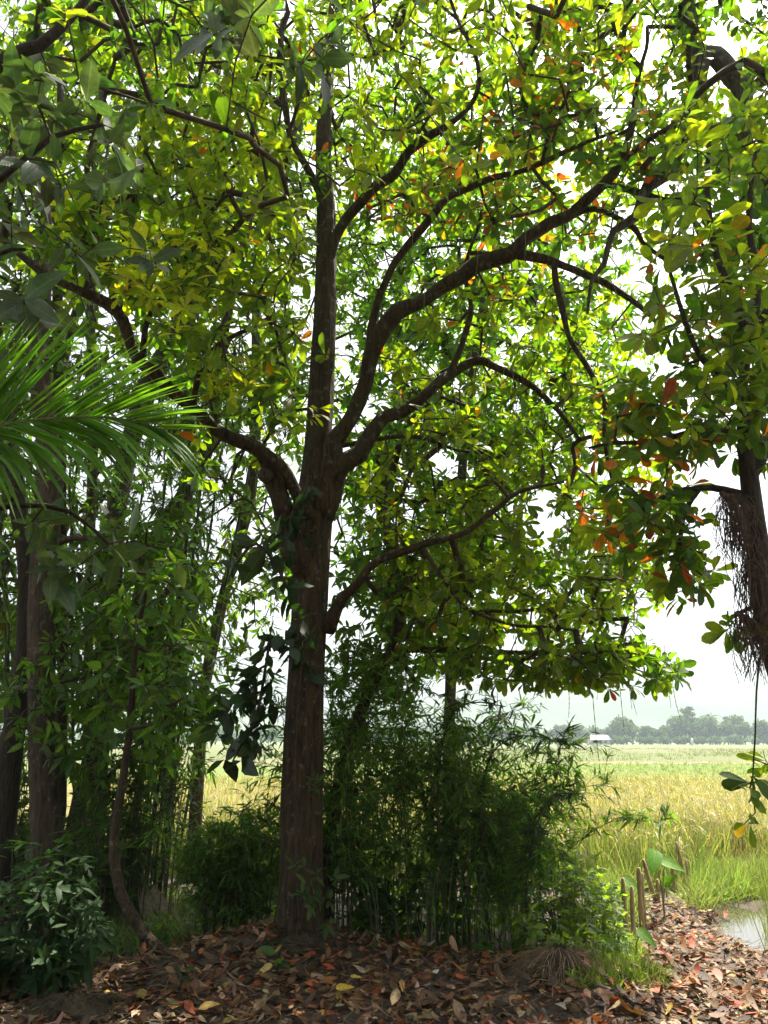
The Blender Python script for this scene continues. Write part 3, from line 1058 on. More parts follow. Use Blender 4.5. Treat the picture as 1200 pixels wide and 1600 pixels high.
# the crown goes on overhead, above the camera
ov = np.stack([rng.uniform(-5.5, 4.5, 330), rng.uniform(-2.5, 4.6, 330), rng.uniform(4.8, 8.8, 330)], 1)
tips = np.vstack([tips, ov])
lv = Leaves()


def main_leaves(lv, P, D):
    rosettes(lv, P, D, 7, 12, 0.115, 0.40, lambda p: mix_col(p, 0.72, OR_SPOTS), droop=0.30, upness=0.5)


def main_extra(lv, P, D):
    k = rng.uniform(0, 1, len(P)) < 0.30
    rosettes(lv, P[k], D[k], 1, 3, 0.12, 0.42, lambda p: mix_col(p, 0.5, OR_SPOTS), droop=0.25)


crown(main, ML + [(tr[0][len(tr[0]) // 2:], None)], tips, lv, M['twig'], 'obovate', 'obovate_mid', M['leaf'], 300, main_leaves, extra=main_extra)

# young yellow whorls on the left limb, sunlit brightness put into their leaf colour
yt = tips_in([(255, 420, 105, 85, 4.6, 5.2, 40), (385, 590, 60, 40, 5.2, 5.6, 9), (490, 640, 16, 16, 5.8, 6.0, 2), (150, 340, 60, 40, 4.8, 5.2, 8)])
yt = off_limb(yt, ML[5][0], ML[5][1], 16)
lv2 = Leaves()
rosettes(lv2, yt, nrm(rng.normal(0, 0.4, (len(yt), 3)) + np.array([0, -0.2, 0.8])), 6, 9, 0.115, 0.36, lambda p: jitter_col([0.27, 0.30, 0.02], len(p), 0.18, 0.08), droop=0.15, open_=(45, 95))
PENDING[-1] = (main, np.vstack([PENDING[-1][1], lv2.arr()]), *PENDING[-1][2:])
li, en, Pq, pq, cq = grow(np.vstack([p for p, r in ML]), yt)
twig_mesh(li, Pq, cq).build('twigs', M['twig'], main, 'stuff')

# pendulous flower strings hanging under the crown
for i in range(95):
    if i < 70:
        c = pix(rng.uniform(640, 1010), rng.uniform(120, 700), rng.uniform(5.4, 7.2))
    elif i < 82:
        c = pix(rng.uniform(560, 760), rng.uniform(60, 300), rng.uniform(5.4, 7.0))
    else:
        c = pix(rng.uniform(770, 1090), rng.uniform(960, 1075), rng.uniform(5.8, 7.0))
    if i == 0:
        c = pix(926, 1085, 6.0)
    ln = rng.uniform(0.25, 0.6) if i else 0.62
    t = np.linspace(0, 1, 15)
    sway = rng.normal(0, 0.025, 2)
    P = np.stack([c[0] + sway[0] * t ** 2, c[1] + sway[1] * t ** 2, c[2] - ln * t], 1)
    b = MB()
    b.tube(P, np.where(np.arange(15) % 2 == 0, 0.0045, 0.0022) * (1 - 0.4 * t), 4, cap=False)
    b.build('flower_string', M['stringy'], main)

# ------------------------------------------------------------------ right tree with hanging root tufts
base_r = np.array([2.95, 4.55, float(gz(2.95, 4.55)) - 0.1])
rt = smooth_path(np.vstack([[base_r], [pix(1300, 1250, 4.5)], [pix(1222, 1040, 4.4)], [pix(1196, 930, 4.35)], [pix(1180, 820, 4.3)], [pix(1168, 720, 4.3)], [pix(1162, 650, 4.3)]]), [0.13, 0.11, 0.09, 0.075, 0.058, 0.05, 0.044], 0.06)
RL = [ppath([(1163, 665), (1160, 610), (1172, 540), (1196, 490), (1230, 440)], [9, 8, 7, 6.5, 5], 4.3),
      ppath([(1160, 630), (1140, 600), (1110, 575), (1085, 540), (1060, 470), (1040, 400)], [7.5, 6.5, 5.5, 4.5, 3.5, 2.4], 4.25),
      ppath([(1172, 745), (1195, 700), (1215, 640), (1240, 590)], [11, 11, 10, 8], 4.3),
      ppath([(1166, 680), (1090, 672), (1030, 690), (960, 692), (920, 700)], [6, 5, 4, 3.2, 2], 4.3),
      ppath([(1172, 775), (1130, 765), (1095, 762), (1040, 775), (1000, 800), (965, 840)], [6, 6, 5, 4, 3, 2], 4.3),
      ppath([(1095, 762), (1070, 800), (1062, 850), (1050, 900)], [4, 3.5, 3, 2], 4.3),
      ppath([(1172, 540), (1150, 470), (1120, 400), (1105, 300), (1110, 200)], [8, 6.5, 5, 4, 3], 4.25),
      ppath([(1172, 540), (1185, 440), (1170, 350), (1180, 240)], [7, 6, 5, 3], 4.2),
      ppath([(1205, 960, 4.35), (1190, 1010, 4.2), (1182, 1080, 4.15), (1180, 1150, 4.1), (1176, 1220, 4.1), (1180, 1270, 4.1)], [2.2, 1.8, 1.5, 1.3, 1.2, 1]),
      ppath([(1196, 940, 4.35), (1150, 960, 4.3), (1135, 975, 4.28)], [4, 3, 2])]
rtree = tree('leaning_tree', 'leaning tree beside the puddle with fibrous root tufts hanging from its trunk', 'tree', base_r, rt, RL, M['bark_dark'])
tips = tips_in([(1110, 480, 110, 200, 3.7, 5.2, 105), (1010, 690, 110, 100, 4.0, 5.0, 62), (1020, 830, 90, 70, 4.0, 4.8, 36), (1070, 890, 55, 45, 4.1, 4.7, 15), (1140, 590, 80, 120, 3.8, 5.0, 42), (1130, 270, 110, 140, 3.8, 5.4, 70), (1190, 640, 30, 90, 4.0, 4.8, 16), (1300, 300, 120, 400, 3.6, 5.2, 60), (1140, 980, 14, 14, 4.2, 4.3, 2), (1185, 1210, 20, 30, 4.0, 4.2, 4), (1172, 1285, 10, 10, 4.05, 4.15, 1)],
               [(1085, 110, 50, 40, 0.9), (1080, 250, 40, 30, .5), (1060, 560, 30, 20, 0.7), (1100, 990, 30, 60, .9)])
lv = Leaves()
OR_R = [(985, 720, 120, 170, 0.17), (1030, 890, 60, 50, 0.16), (1100, 460, 100, 120, 0.05), (1110, 730, 50, 60, .08), (1110, 900, 30, 30, .2)]
crown(rtree, RL, tips, lv, M['twig'], 'obovate', 'obovate_mid', M['leaf'], 300, lambda l, p, d: rosettes(l, p, d, 6, 10, 0.115, 0.42, lambda q: mix_col(q, 0.68, OR_R), droop=0.45, upness=0.45), start=0.15, spacing=0.15, r0=0.0028,
      extra=lambda l, p, d: rosettes(l, p, d, 0, 2, 0.10, 0.42, lambda q: mix_col(q, 0.5, OR_R), droop=0.3))


def root_tuft(p0, p1, n, ln, sp, parent):
    b = MB()
    for i in range(n):
        u = rng.uniform(0, 1)
        s = p0 + (p1 - p0) * u + rng.normal(0, sp, 3) * np.array([1, 1, 0.4])
        l = ln * rng.uniform(0.35, 1.1)
        t = np.linspace(0, 1, 5)[:, None]
        P = s + np.array([rng.normal(0, 0.10), rng.normal(0, 0.08), -1]) * l * t + np.array([rng.normal(0, 0.05), rng.normal(0, 0.05), 0]) * np.sin(3 * t)
        b.tube(P, rng.uniform(0.0010, 0.0026), 3, cap=False)
    # the matted core the strands grow from
    c = smooth_path(np.array([p0 + [0, 0, 0.01], (p0 + p1) / 2 + [0, 0, -0.05], p1 + [0, 0, -0.12]]), [0.014, 0.020, 0.010], 0.03)
    b.tube(c[0], c[1], 9, 0.3)
    b.build('root_tuft', M['fibre'], parent, 'stuff')


root_tuft(pix(1126, 772, 4.22), pix(1158, 775, 4.24), 150, 0.40, 0.014, rtree)
root_tuft(pix(1142, 775, 4.22), pix(1160, 800, 4.22), 60, 0.55, 0.012, rtree)
root_tuft(pix(1168, 880, 4.2), pix(1190, 875, 4.2), 170, 0.46, 0.018, rtree)
root_tuft(pix(1150, 960, 4.2), pix(1205, 965, 4.25), 120, 0.34, 0.018, rtree)

# ------------------------------------------------------------------ the gnarled tree whose limbs reach in at the top right
base_g = np.array([5.2, 6.6, float(gz(5.2, 6.6)) - 0.1])
gt = smooth_path(np.vstack([[base_g], [[4.9, 6.5, 1.5]], [pix(1420, 600, 6.3)], [pix(1330, 260, 6.1)], [pix(1245, 90, 6.0)]]), [0.26, 0.22, 0.19, 0.17, 0.14], 0.1)
GL = [ppath([(1245, 90), (1215, 105), (1180, 122), (1152, 126), (1136, 108), (1118, 88), (1098, 92), (1090, 120), (1086, 165), (1058, 205), (1046, 262), (1012, 292), (992, 340), (958, 362), (944, 412), (924, 440), (918, 490)], [20, 19, 18, 17, 16, 15, 15, 15, 12, 13, 15, 10, 8, 5.5, 4.5, 3, 2], 6.0),
      ppath([(1158, 124), (1160, 160), (1158, 205), (1172, 245), (1195, 275), (1225, 320)], [17, 15, 14, 13, 12, 9], 6.0),
      ppath([(1092, 110), (1085, 50), (1075, 0), (1080, -80)], [11, 10, 9, 6], 6.0),
      ppath([(1215, 105), (1240, 40), (1230, -40)], [12, 9, 6], 6.0)]
gtree = tree('gnarled_tree', 'gnarled grey tree bending a knobbly limb in behind the leaning tree', 'tree', base_g, gt, GL, M['bark_grey'])
tips = tips_in([(1120, 120, 130, 170, 5.2, 7.2, 125), (1160, 330, 90, 120, 5.4, 7.0, 75), (1010, 230, 70, 90, 5.6, 6.8, 22), (1280, 0, 150, 300, 5.0, 7.5, 60)], [(1015, 70, 30, 50, 0.85), (1125, 90, 46, 42, 0.8), (1040, 205, 35, 35, 0.6)])
lv = Leaves()
crown(gtree, GL, tips, lv, M['twig'], 'obovate', 'obovate_mid', M['leaf'], 90, lambda l, p, d: rosettes(l, p, d, 6, 10, 0.125, 0.42, lambda q: mix_col(q, 0.6, [(1060, 250, 120, 200, 0.05)]), droop=0.35), start=0.1)

# ------------------------------------------------------------------ large-leafed tree reaching in at the upper left
base_l = np.array([-3.6, 3.2, float(gz(-3.6, 3.2)) - 0.1])
lt = smooth_path(np.array([base_l, [-3.5, 3.3, 1.5], [-3.3, 3.5, 3.0], [-3.1, 3.6, 4.6], [-3.0, 3.6, 6.2]]), [0.15, 0.13, 0.12, 0.10, 0.08], 0.1)
LLm = [ppath([(-330, 260, 3.5), (-120, 200, 3.5), (10, 90, 3.5), (60, 72, 3.5), (110, 28, 3.5), (150, -20, 3.5)], [12, 11, 10, 9, 7, 5]),
       ppath([(-300, 420, 3.5), (-100, 330, 3.4), (0, 280, 3.35), (80, 215, 3.3), (160, 195, 3.3)], [9, 7, 5, 4, 3]),
       ppath([(-320, 560, 3.4), (-120, 500, 3.4), (-10, 400, 3.3), (40, 390, 3.3)], [8, 6, 4, 2.5]),
       ppath([(-300, 900, 3.4), (-120, 830, 3.4), (20, 790, 3.4), (110, 800, 3.5), (170, 850, 3.5)], [8, 6, 4.5, 3.5, 2.5])]
ltree = tree('large_leafed_tree', 'tree with big grey-green leaves reaching in beside the palm frond', 'tree', base_l, lt, LLm, M['bark_dark'])
tips = tips_in([(110, 200, 130, 110, 3.0, 3.9, 21), (40, 420, 90, 90, 3.1, 3.8, 10), (200, 380, 70, 40, 3.4, 3.9, 3), (90, 850, 60, 50, 3.4, 3.9, 6), (190, 860, 30, 40, 3.5, 3.9, 3), (20, 560, 20, 20, 3.3, 3.5, 1), (330, 20, 70, 50, 3.4, 3.9, 8), (510, 105, 45, 50, 3.8, 4.2, 6), (-120, 300, 150, 300, 3.0, 4.0, 26)])
tips = off_limb(tips, ML[5][0], ML[5][1], 22)
lv = Leaves()


def big_leaves(l, p, d):
    rosettes(l, p, d, 4, 7, 0.155, 0.46, lambda q: jitter_col([0.050, 0.088, 0.034], len(q), 0.2, 0.1), droop=0.35, upness=0.4, open_=(40, 95))


crown(ltree, LLm, tips, lv, M['twig'], 'ovate', 'ovate_lo', M['leaf_gloss'], 300, big_leaves, start=0.3, spacing=0.15, r0=0.003)

# ------------------------------------------------------------------ trees of the grove behind, on the left
def small_leaf(l, p, d, col, L=0.10, n=(6, 10), ratio=0.36, droop=0.4):
    rosettes(l, p, d, n[0], n[1], L, ratio, lambda q: jitter_col(col, len(q), 0.28, 0.12), droop=droop)


def grove_tree(name, label, pts, rad, bark, regs, col, L=0.11, singles=0, limbs=(), gaps=(), cat='tree', n=(6, 10), tpl='ovate_flat', droop=0.4, ratio=0.36, group=None):
    p, r = ppath(pts, rad, None, 0.12)
    b = p[0].copy()
    b[2] = float(gz(b[0], b[1])) - 0.08
    if p[0][2] > b[2]:
        p = np.vstack([[b], p])
        r = np.concatenate([[r[0] * 1.15], r])
    lm = [ppath(a, q, None, 0.12) for a, q in limbs]
    root = tree(name, label, cat, b, (p, r), lm, bark, group, sides=12)
    tp = tips_in(regs, gaps)
    lv = Leaves()
    k = len(p) // 2
    crown(root, lm + [(p[k:], None)], tp, lv, M['twig'], tpl, tpl, M['leaf'], singles, lambda l, a, d: small_leaf(l, a, d, col, L, n, ratio, droop), start=0.1, spacing=0.35, r0=0.004)
    return root


GL_GAPS = [(360, 850, 40, 55, 0.6), (420, 980, 36, 50, 0.6), (380, 1230, 75, 90, 0.98), (300, 760, 30, 40, 0.6), (250, 1300, 60, 70, 0.85), (480, 230, 24, 30, 0.2), (700, 725, 36, 34, .8), (885, 275, 36, 38, 0.95), (870, 420, 34, 28, .8), (850, 810, 40, 60, .9), (1010, 60, 60, 70, .9), (780, 1095, 120, 40, 1)]
grove_tree('grove_tree', 'reddish trunk with hanging dark leaves, tallest at the shrub by the gully', [(75, 1400, 8.4), (72, 1280, 8.4), (68, 1150, 8.4), (64, 1000, 8.4), (68, 880, 8.4), (80, 740, 8.4), (60, 560, 8.4), (70, 350, 8.4), (40, 150, 8.4)], [26, 24, 22, 21, 20, 18, 15, 12, 8], M['bark_pale'],
           [(200, 950, 140, 150, 7.6, 9.2, 200), (170, 1080, 120, 190, 7.7, 9.2, 170), (60, 620, 120, 200, 8, 9.4, 102), (230, 800, 100, 90, 7.8, 9, 68), (100, 1100, 90, 90, 7.8, 8.8, 44)], [0.060, 0.120, 0.022], 0.13, limbs=[([(68, 860, 8.4), (120, 840, 8.3), (200, 860, 8.2), (250, 900, 8.2)], [6, 5, 4, 3])], gaps=GL_GAPS, n=(5, 8))
grove_tree('bent_tree', 'curved brown trunk behind the reddish one at the edge of the grove', [(0, 1360, 8.8), (14, 1200, 8.8), (32, 1080, 8.8), (42, 980, 8.8), (40, 860, 8.8), (10, 700, 8.8), (-10, 480, 8.8)], [19, 18, 16, 15, 14, 12, 9], M['bark_dark'],
           [(0, 420, 160, 260, 8.2, 10, 153), (-60, 800, 120, 200, 8, 9.5, 68)], [0.032, 0.06, 0.018], 0.12)
grove_tree('slanting_tree', 'brown trunk slanting up to the right through the bamboo', [(118, 1300, 10), (150, 1170, 10), (192, 1050, 10), (222, 930, 10), (250, 830, 10), (290, 770, 10), (330, 680, 10), (350, 520, 10), (400, 300, 10)], [17, 16, 15, 14, 13, 12, 10, 8, 5], M['bark_pale'],
           [(370, 900, 80, 150, 9, 11.5, 120), (330, 560, 150, 170, 9, 12, 221), (420, 300, 170, 170, 9, 12, 255), (250, 330, 160, 160, 9, 12, 187)], [0.055, 0.10, 0.016], 0.12, gaps=GL_GAPS)
grove_tree('mossy_tree', 'mossy trunk slanting behind the great left limb', [(150, 1300, 11), (165, 1000, 11), (185, 780, 11), (225, 620, 11), (272, 528, 11), (345, 372, 11), (392, 316, 11), (450, 250, 11), (480, 130, 11)], [14, 14, 15, 16, 16, 15, 13, 9, 6], M['bark_grey'],
           [(300, 120, 300, 170, 9, 12.5, 357), (150, 300, 180, 200, 9.5, 12.5, 221)], [0.06, 0.105, 0.016], 0.125, limbs=[([(392, 316, 11), (435, 318, 10.9), (475, 335, 10.8)], [9, 7, 4])], gaps=GL_GAPS)
grove_tree('pale_stem_tree', 'slim pale trunk glimpsed between the bamboo culms and the main tree', [(318, 1080, 12), (345, 950, 12), (372, 850, 12), (392, 770, 12), (400, 640, 12), (405, 400, 12), (440, 120, 12)], [9, 9, 9, 9, 8, 7, 4], M['bark_pale'],
           [(600, 560, 190, 190, 10.5, 14, 323), (520, 260, 200, 220, 10.5, 14, 289), (640, 820, 130, 150, 10, 13, 204)], [0.075, 0.135, 0.016], 0.13, gaps=GL_GAPS)
grove_tree('straight_tree', 'straight thin dark trunk rising behind the palm frond', [(96, 1260, 9.6), (98, 950, 9.6), (94, 700, 9.6), (90, 470, 9.6), (92, 250, 9.6), (98, 20, 9.6)], [8, 8, 8, 8, 6, 4], M['bark_dark'],
           [(120, 150, 160, 200, 8.6, 11, 204), (60, 420, 120, 140, 8.8, 10.8, 85)], [0.05, 0.095, 0.016], 0.12, gaps=GL_GAPS)
grove_tree('forked_tree', 'slim lichen-spotted trunk beside the straight dark one', [(136, 1240, 10.4), (140, 900, 10.4), (146, 640, 10.4), (142, 480, 10.4), (150, 250, 10.4), (170, 40, 10.4)], [7, 7, 8, 7, 6, 4], M['bark_grey'],
           [(230, 60, 180, 140, 9.4, 12, 187)], [0.06, 0.11, 0.016], 0.12, gaps=GL_GAPS)
grove_tree('slender_tree', 'slender tree leaning away behind the main trunk among the bamboo', [(512, 1330, 7.7), (522, 1270, 7.7), (545, 1170, 7.7), (575, 1085, 7.7), (615, 1010, 7.7), (625, 930, 7.7), (605, 830, 7.7), (612, 740, 7.7), (640, 660, 7.7), (690, 620, 7.7)], [11, 11, 11, 10, 9, 7, 6, 6, 5, 3], M['bark'],
           [(650, 760, 110, 130, 7.2, 9.4, 161), (600, 960, 100, 110, 7.4, 9.0, 136), (590, 1060, 90, 60, 7.6, 9.0, 60), (740, 690, 110, 90, 7.4, 9.4, 102)], [0.045, 0.095, 0.014], 0.12, limbs=[([(605, 1015, 7.7), (720, 1016, 7.5), (830, 1020, 7.3), (915, 1012, 7.2)], [5, 4.5, 3.5, 2]), ([(622, 940, 7.7), (660, 900, 7.7), (720, 880, 7.7)], [5, 4, 2])], gaps=GL_GAPS, n=(5, 9))
grove_tree('field_edge_tree', 'bright green tree at the field edge behind the main tree', [(700, 1260, 11), (705, 1050, 11), (715, 850, 11), (730, 650, 11), (760, 430, 11)], [9, 9, 8, 7, 4], M['bark_grey'],
           [(760, 540, 200, 190, 10, 13, 620), (660, 400, 150, 180, 10.5, 13.5, 430), (940, 440, 120, 190, 10.5, 13, 260), (620, 620, 110, 130, 10.5, 13, 160), (760, 180, 180, 160, 11, 14, 240), (640, 820, 110, 150, 10, 12.5, 150), (800, 780, 150, 130, 9.5, 12, 255), (690, 960, 100, 90, 9.5, 12, 136), (860, 330, 60, 60, 10.5, 12.5, 44), (740, 250, 140, 130, 10, 13, 221), (820, 960, 150, 80, 9.5, 11.5, 60)], [0.075, 0.15, 0.016], 0.15, gaps=GL_GAPS)
grove_tree('twisted_sapling', 'thin curved sapling springing sideways out of the leaf mound', [(266, 1500, 6.7), (240, 1478, 6.75), (212, 1440, 6.85), (187, 1392, 7.0), (178, 1312, 7.1), (190, 1232, 7.2), (204, 1130, 7.3), (212, 1010, 7.3), (236, 880, 7.3)], [12, 10, 9, 8.5, 7.5, 6.5, 5.5, 4.5, 3], M['bark'],
           [(240, 1080, 90, 120, 6.8, 7.8, 57), (270, 950, 90, 80, 6.8, 7.8, 40), (330, 1100, 70, 60, 6.9, 7.8, 23)], [0.055, 0.11, 0.022], 0.15, singles=60, tpl='ovate', n=(4, 7), cat='sapling')


grove_tree('dense_tree', 'dense dark-leaved tree closing the grove behind the palm frond', [(20, 1240, 12.5), (30, 1000, 12.5), (60, 760, 12.5), (110, 520, 12.5), (180, 300, 12.5)], [9, 9, 8, 7, 5], M['bark_dark'],
           [(120, 760, 200, 200, 11.5, 14, 330), (100, 1030, 190, 130, 11, 13, 260), (60, 480, 160, 160, 11.5, 14, 170), (250, 640, 120, 130, 11.5, 14, 120)], [0.035, 0.068, 0.014], 0.16, gaps=GL_GAPS)
grove_tree('dense_tree', 'tall bright-leaved tree closing the grove behind the main crown', [(262, 1230, 13.5), (268, 1000, 13.5), (290, 760, 13.5), (300, 500, 13.5), (330, 250, 13.5), (350, 0, 13.5)], [9, 9, 8, 7, 5, 3], M['bark_dark'],
           [(250, 250, 260, 240, 12, 15, 330), (420, 480, 170, 170, 12, 15, 200), (120, 90, 200, 170, 12, 15, 180), (520, 60, 180, 160, 12, 15, 130), (430, 650, 80, 100, 11.5, 14, 130), (410, 860, 70, 150, 11.5, 14, 130), (330, 960, 70, 90, 12, 14, 40), (230, 980, 90, 90, 12, 14, 80), (560, 300, 90, 140, 12, 15, 70)], [0.075, 0.135, 0.014], 0.14, gaps=GL_GAPS)

# ------------------------------------------------------------------ coconut palm at the left
def ribbon(P, wid, nor, fold=0.35):
    """folded strap along path P; nor: rough upward normal"""
    P = np.asarray(P)
    n = len(P)
    T = nrm(np.gradient(P, axis=0))
    S = nrm(np.cross(T, nor))
    U = np.cross(S, T)
    w = np.asarray(wid)[:, None]
    V = np.stack([P + S * w + U * w * fold, P, P - S * w + U * w * fold], 1).reshape(-1, 3)
    Q = []
    for i in range(n - 1):
        a, b = i * 3, i * 3 + 3
        Q += [(a, a + 1, b + 1, b), (a + 1, a + 2, b + 2, b + 1)]
    t = np.linspace(0, 1, n)
    uv = np.stack([np.repeat(t, 3), np.tile([1.0, 0.5, 0.0], n)], 1)
    return V, np.array(Q), uv


def frond(parent, path, rad, n, Lmax, up_v, dn_v, droop_up, droop_dn, col):
    f = MB()
    P = smooth_path(np.asarray(path, float), step=0.03)
    m = len(P)
    f.tube(P, np.linspace(rad, rad * 0.25, m), 6)
    fo = f.build('frond', M['rachis'], parent)
    base = abs_loc(parent)
    for i in range(n):
        u = 0.10 + 0.90 * (i + 0.5) / n
        k = min(m - 2, int(u * (m - 1)))
        T = nrm(P[k + 1] - P[k])
        for side, sv_, dr in ((1, up_v, droop_up), (-1, dn_v, droop_dn)):
            L = Lmax * math.sin(math.pi * min(0.97, 0.16 + 0.80 * u)) ** 0.6 * rng.uniform(0.9, 1.08)
            ang = R(62 - 44 * u) + rng.normal(0, 0.04)
            d = nrm(T * math.cos(ang) + np.asarray(sv_) * math.sin(ang) + rng.normal(0, 0.035, 3))
            t = np.linspace(0, 1, 9)[:, None]
            drop = dr * rng.uniform(0.6, 1.5)
            kn = rng.uniform(0.5, 0.72)
            Q_ = P[k] + d * L * t + np.array([0, 0, -1.0]) * L * drop * (0.35 * t ** 2.2 + 1.1 * np.maximum(0, t - kn) ** 1.3)
            seg = np.vstack([[0], np.cumsum(np.linalg.norm(np.diff(Q_, axis=0), axis=1))[:, None]])
            w = 0.0165 * np.array([0.35, 0.9, 1, 1, 0.95, 0.8, 0.6, 0.35, 0.04]) * rng.uniform(0.85, 1.15)
            V, Qd, uv = ribbon(Q_, w, np.array([0.1, -0.5, 0.8]) + rng.normal(0, 0.2, 3))
            c = jitter_col(col, 1, 0.16, 0.08)
            me = mesh_np('leaflet', V, [Qd], M['palm'], True, col=np.repeat(c, len(V), 0), uv=uv, base=base)
            obj('leaflet', me, fo)
    return fo


bp = np.array([-3.9, 4.4, float(gz(-3.9, 4.4))])
palm = thing('coconut_palm', 'coconut palm arching a long green frond across the grove', 'palm', bp)
pm = MB()
cr_ = np.array([-3.35, 3.9, 2.55])
pth = smooth_path(np.array([bp - [0, 0, 0.1], bp + [0.1, -0.1, 0.6], bp + [0.3, -0.25, 1.5], cr_]), step=0.05)
pm.tube(pth, np.linspace(0.15, 0.10, len(pth)) * (1 + 0.06 * np.sin(np.arange(len(pth)) * 1.6)), 14)
pm.build('trunk', M['bark_grey'], palm)
PC = [0.085, 0.19, 0.02]
pf = lambda pts: [cr_] + [pix(*p) for p in pts]
frond(palm, pf([(-260, 760, 3.6), (-120, 705, 3.45), (0, 666, 3.3), (80, 654, 3.25), (160, 652, 3.2), (215, 660, 3.2), (262, 674, 3.2)]), 0.016, 104, 0.80, nrm(np.array([0.0, -0.35, 0.85])), nrm(np.array([0.0, -0.45, -0.80])), 0.05, 0.34, PC)
frond(palm, pf([(-380, 690, 3.3), (-300, 620, 3.1), (-230, 600, 3.0), (-160, 610, 2.9), (-100, 650, 2.85)]), 0.016, 48, 0.60, nrm(np.array([0.1, -0.3, 0.85])), nrm(np.array([0.1, -0.5, -0.6])), 0.12, 0.6, [0.05, 0.12, 0.014])
frond(palm, pf([(-400, 860, 3.4), (-250, 800, 3.2), (-120, 800, 3.1), (-30, 840, 3.05)]), 0.016, 36, 0.62, nrm(np.array([0.1, -0.4, 0.7])), nrm(np.array([0.1, -0.5, -0.7])), 0.35, 0.6, [0.05, 0.12, 0.016])


# ------------------------------------------------------------------ bamboo
def sprays(lv, P, D, n, L, ratio, col, droop=0.5):
    for p, d in zip(P, D):
        k = rng.integers(n[0], n[1] + 1)
        d = nrm(d)
        u = nrm(np.cross(d, rng.normal(size=3)))
        a = rng.uniform(-1.1, 1.1, k)
        Dd = np.cos(a)[:, None] * d + np.sin(a)[:, None] * u + rng.normal(0, 0.18, (k, 3))
        Dd[:, 2] -= droop * rng.uniform(0.4, 1.4, k)
        st = p + d * rng.uniform(-0.12, 0.03, k)[:, None]
        l = L * np.exp(rng.normal(0, 0.2, k))
        lv.add(st, Dd, np.array([0, 0, 1.0]) + rng.normal(0, 0.45, (k, 3)), l, l * ratio, jitter_col(col, k, 0.3, 0.12), rng.uniform(0.05, 0.35, k))


def bamboo(name, label, base, culms, spray_at, L, col, cat='bamboo', ratio=0.16, n=(4, 8), singles=0, droop=0.5, group=None, mat='culm'):
    """culms: list of (path, radii); spray_at: per culm (start fraction, how many, twig reach)"""
    root = thing(name, label, cat, base, group)
    lv = Leaves()
    tw = MB()
    for (p, r), (st, m, reach) in zip(culms, spray_at):
        b = MB()
        rr = np.asarray(r) * (1 + 0.10 * (np.arange(len(p)) % 3 == 0))
        b.tube(p, rr, 6)
        b.build('culm', M[mat], root)
        if m == 0:
            continue
        k = (len(p) - 1) * (st + (1 - st) * rng.uniform(0, 1, m) ** 0.8)
        i = np.minimum(k.astype(int), len(p) - 2)
        q = p[i] + (p[i + 1] - p[i]) * (k - i)[:, None]
        side = rand_unit(m) * np.array([1, 1, 0.45])
        out = q + nrm(side) * rng.uniform(0.1, 1, m)[:, None] * reach + np.array([0, 0, 0.06])
        for a_, b_ in zip(q, out):
            mid = (a_ + b_) / 2 + np.array([0, 0, 0.05 * reach])
            tw.tube(np.array([a_, mid, b_]), 0.0022, 3, cap=False)
        sprays(lv, out, nrm(out - q) + np.array([0, 0, -0.15]), n, L, ratio, col, droop)
    if tw.n:
        tw.build('twigs', M['culm'], root, 'stuff')
    if lv.a:
        PENDING.append((root, lv.arr(), 'lance', 'lance', M['leaf'], singles))
    return root


def thicket(name, label, px0, px1, y0, y1, n, hx, hv, m, L, col, reach=0.3, lean=0.0, lean_sd=0.45, singles=0, rad=0.0065):
    C, S = [], []
    for i in range(n):
        px = rng.uniform(px0, px1)
        Y = rng.uniform(y0, y1)
        x = pix(px, 1400, Y)[0]
        b = np.array([x, Y, float(gz(x, Y)) - 0.05])
        h = np.interp(px, hx, hv) * rng.uniform(0.55, 1.06)
        l = np.array([lean + (px - (px0 + px1) / 2) / (px1 - px0) * 0.5 + rng.normal(0, lean_sd), rng.normal(-0.1, 0.2), 0]) * h * 0.4
        P = smooth_path(np.array([b, b + [0, 0, 0.33 * h] + 0.08 * l, b + [0, 0, 0.72 * h] + 0.42 * l, b + [0, 0, h] + l, b + [0, 0, h * 0.99] + 1.55 * l]), step=0.12)
        r = rad * rng.uniform(0.5, 1.3)
        C.append((P, np.linspace(r, r * 0.25, len(P))))
        S.append((0.2, int(m * 0.95 * rng.uniform(0.6, 1.4)), reach))
    cx = pix((px0 + px1) / 2, 1400, (y0 + y1) / 2)
    return bamboo(name, label, [cx[0], cx[1], float(gz(cx[0], cx[1]))], C, S, L, col, singles=singles, cat='bamboo')


thicket('bamboo_thicket', 'dense dark bamboo thicket crowding the right side of the main trunk', 500, 828, 7.0, 8.3, 92, [500, 600, 690, 760, 828], [2.5, 2.35, 2.35, 1.95, 1.25], 50, 0.105, [0.078, 0.150, 0.024], lean=0.0, singles=120)
thicket('bamboo_thicket', 'low dark bamboo thicket between the curved sapling and the main trunk', 318, 445, 7.3, 8.2, 46, [318, 400, 445], [1.0, 1.15, 1.35], 36, 0.095, [0.062, 0.125, 0.022], reach=0.24, singles=60)
thicket('bamboo_thicket', 'sparse bamboo shoots in the gully behind the curved sapling', 150, 300, 8.2, 9.6, 16, [150, 300], [1.9, 1.4], 22, 0.12, [0.038, 0.075, 0.018], reach=0.3)
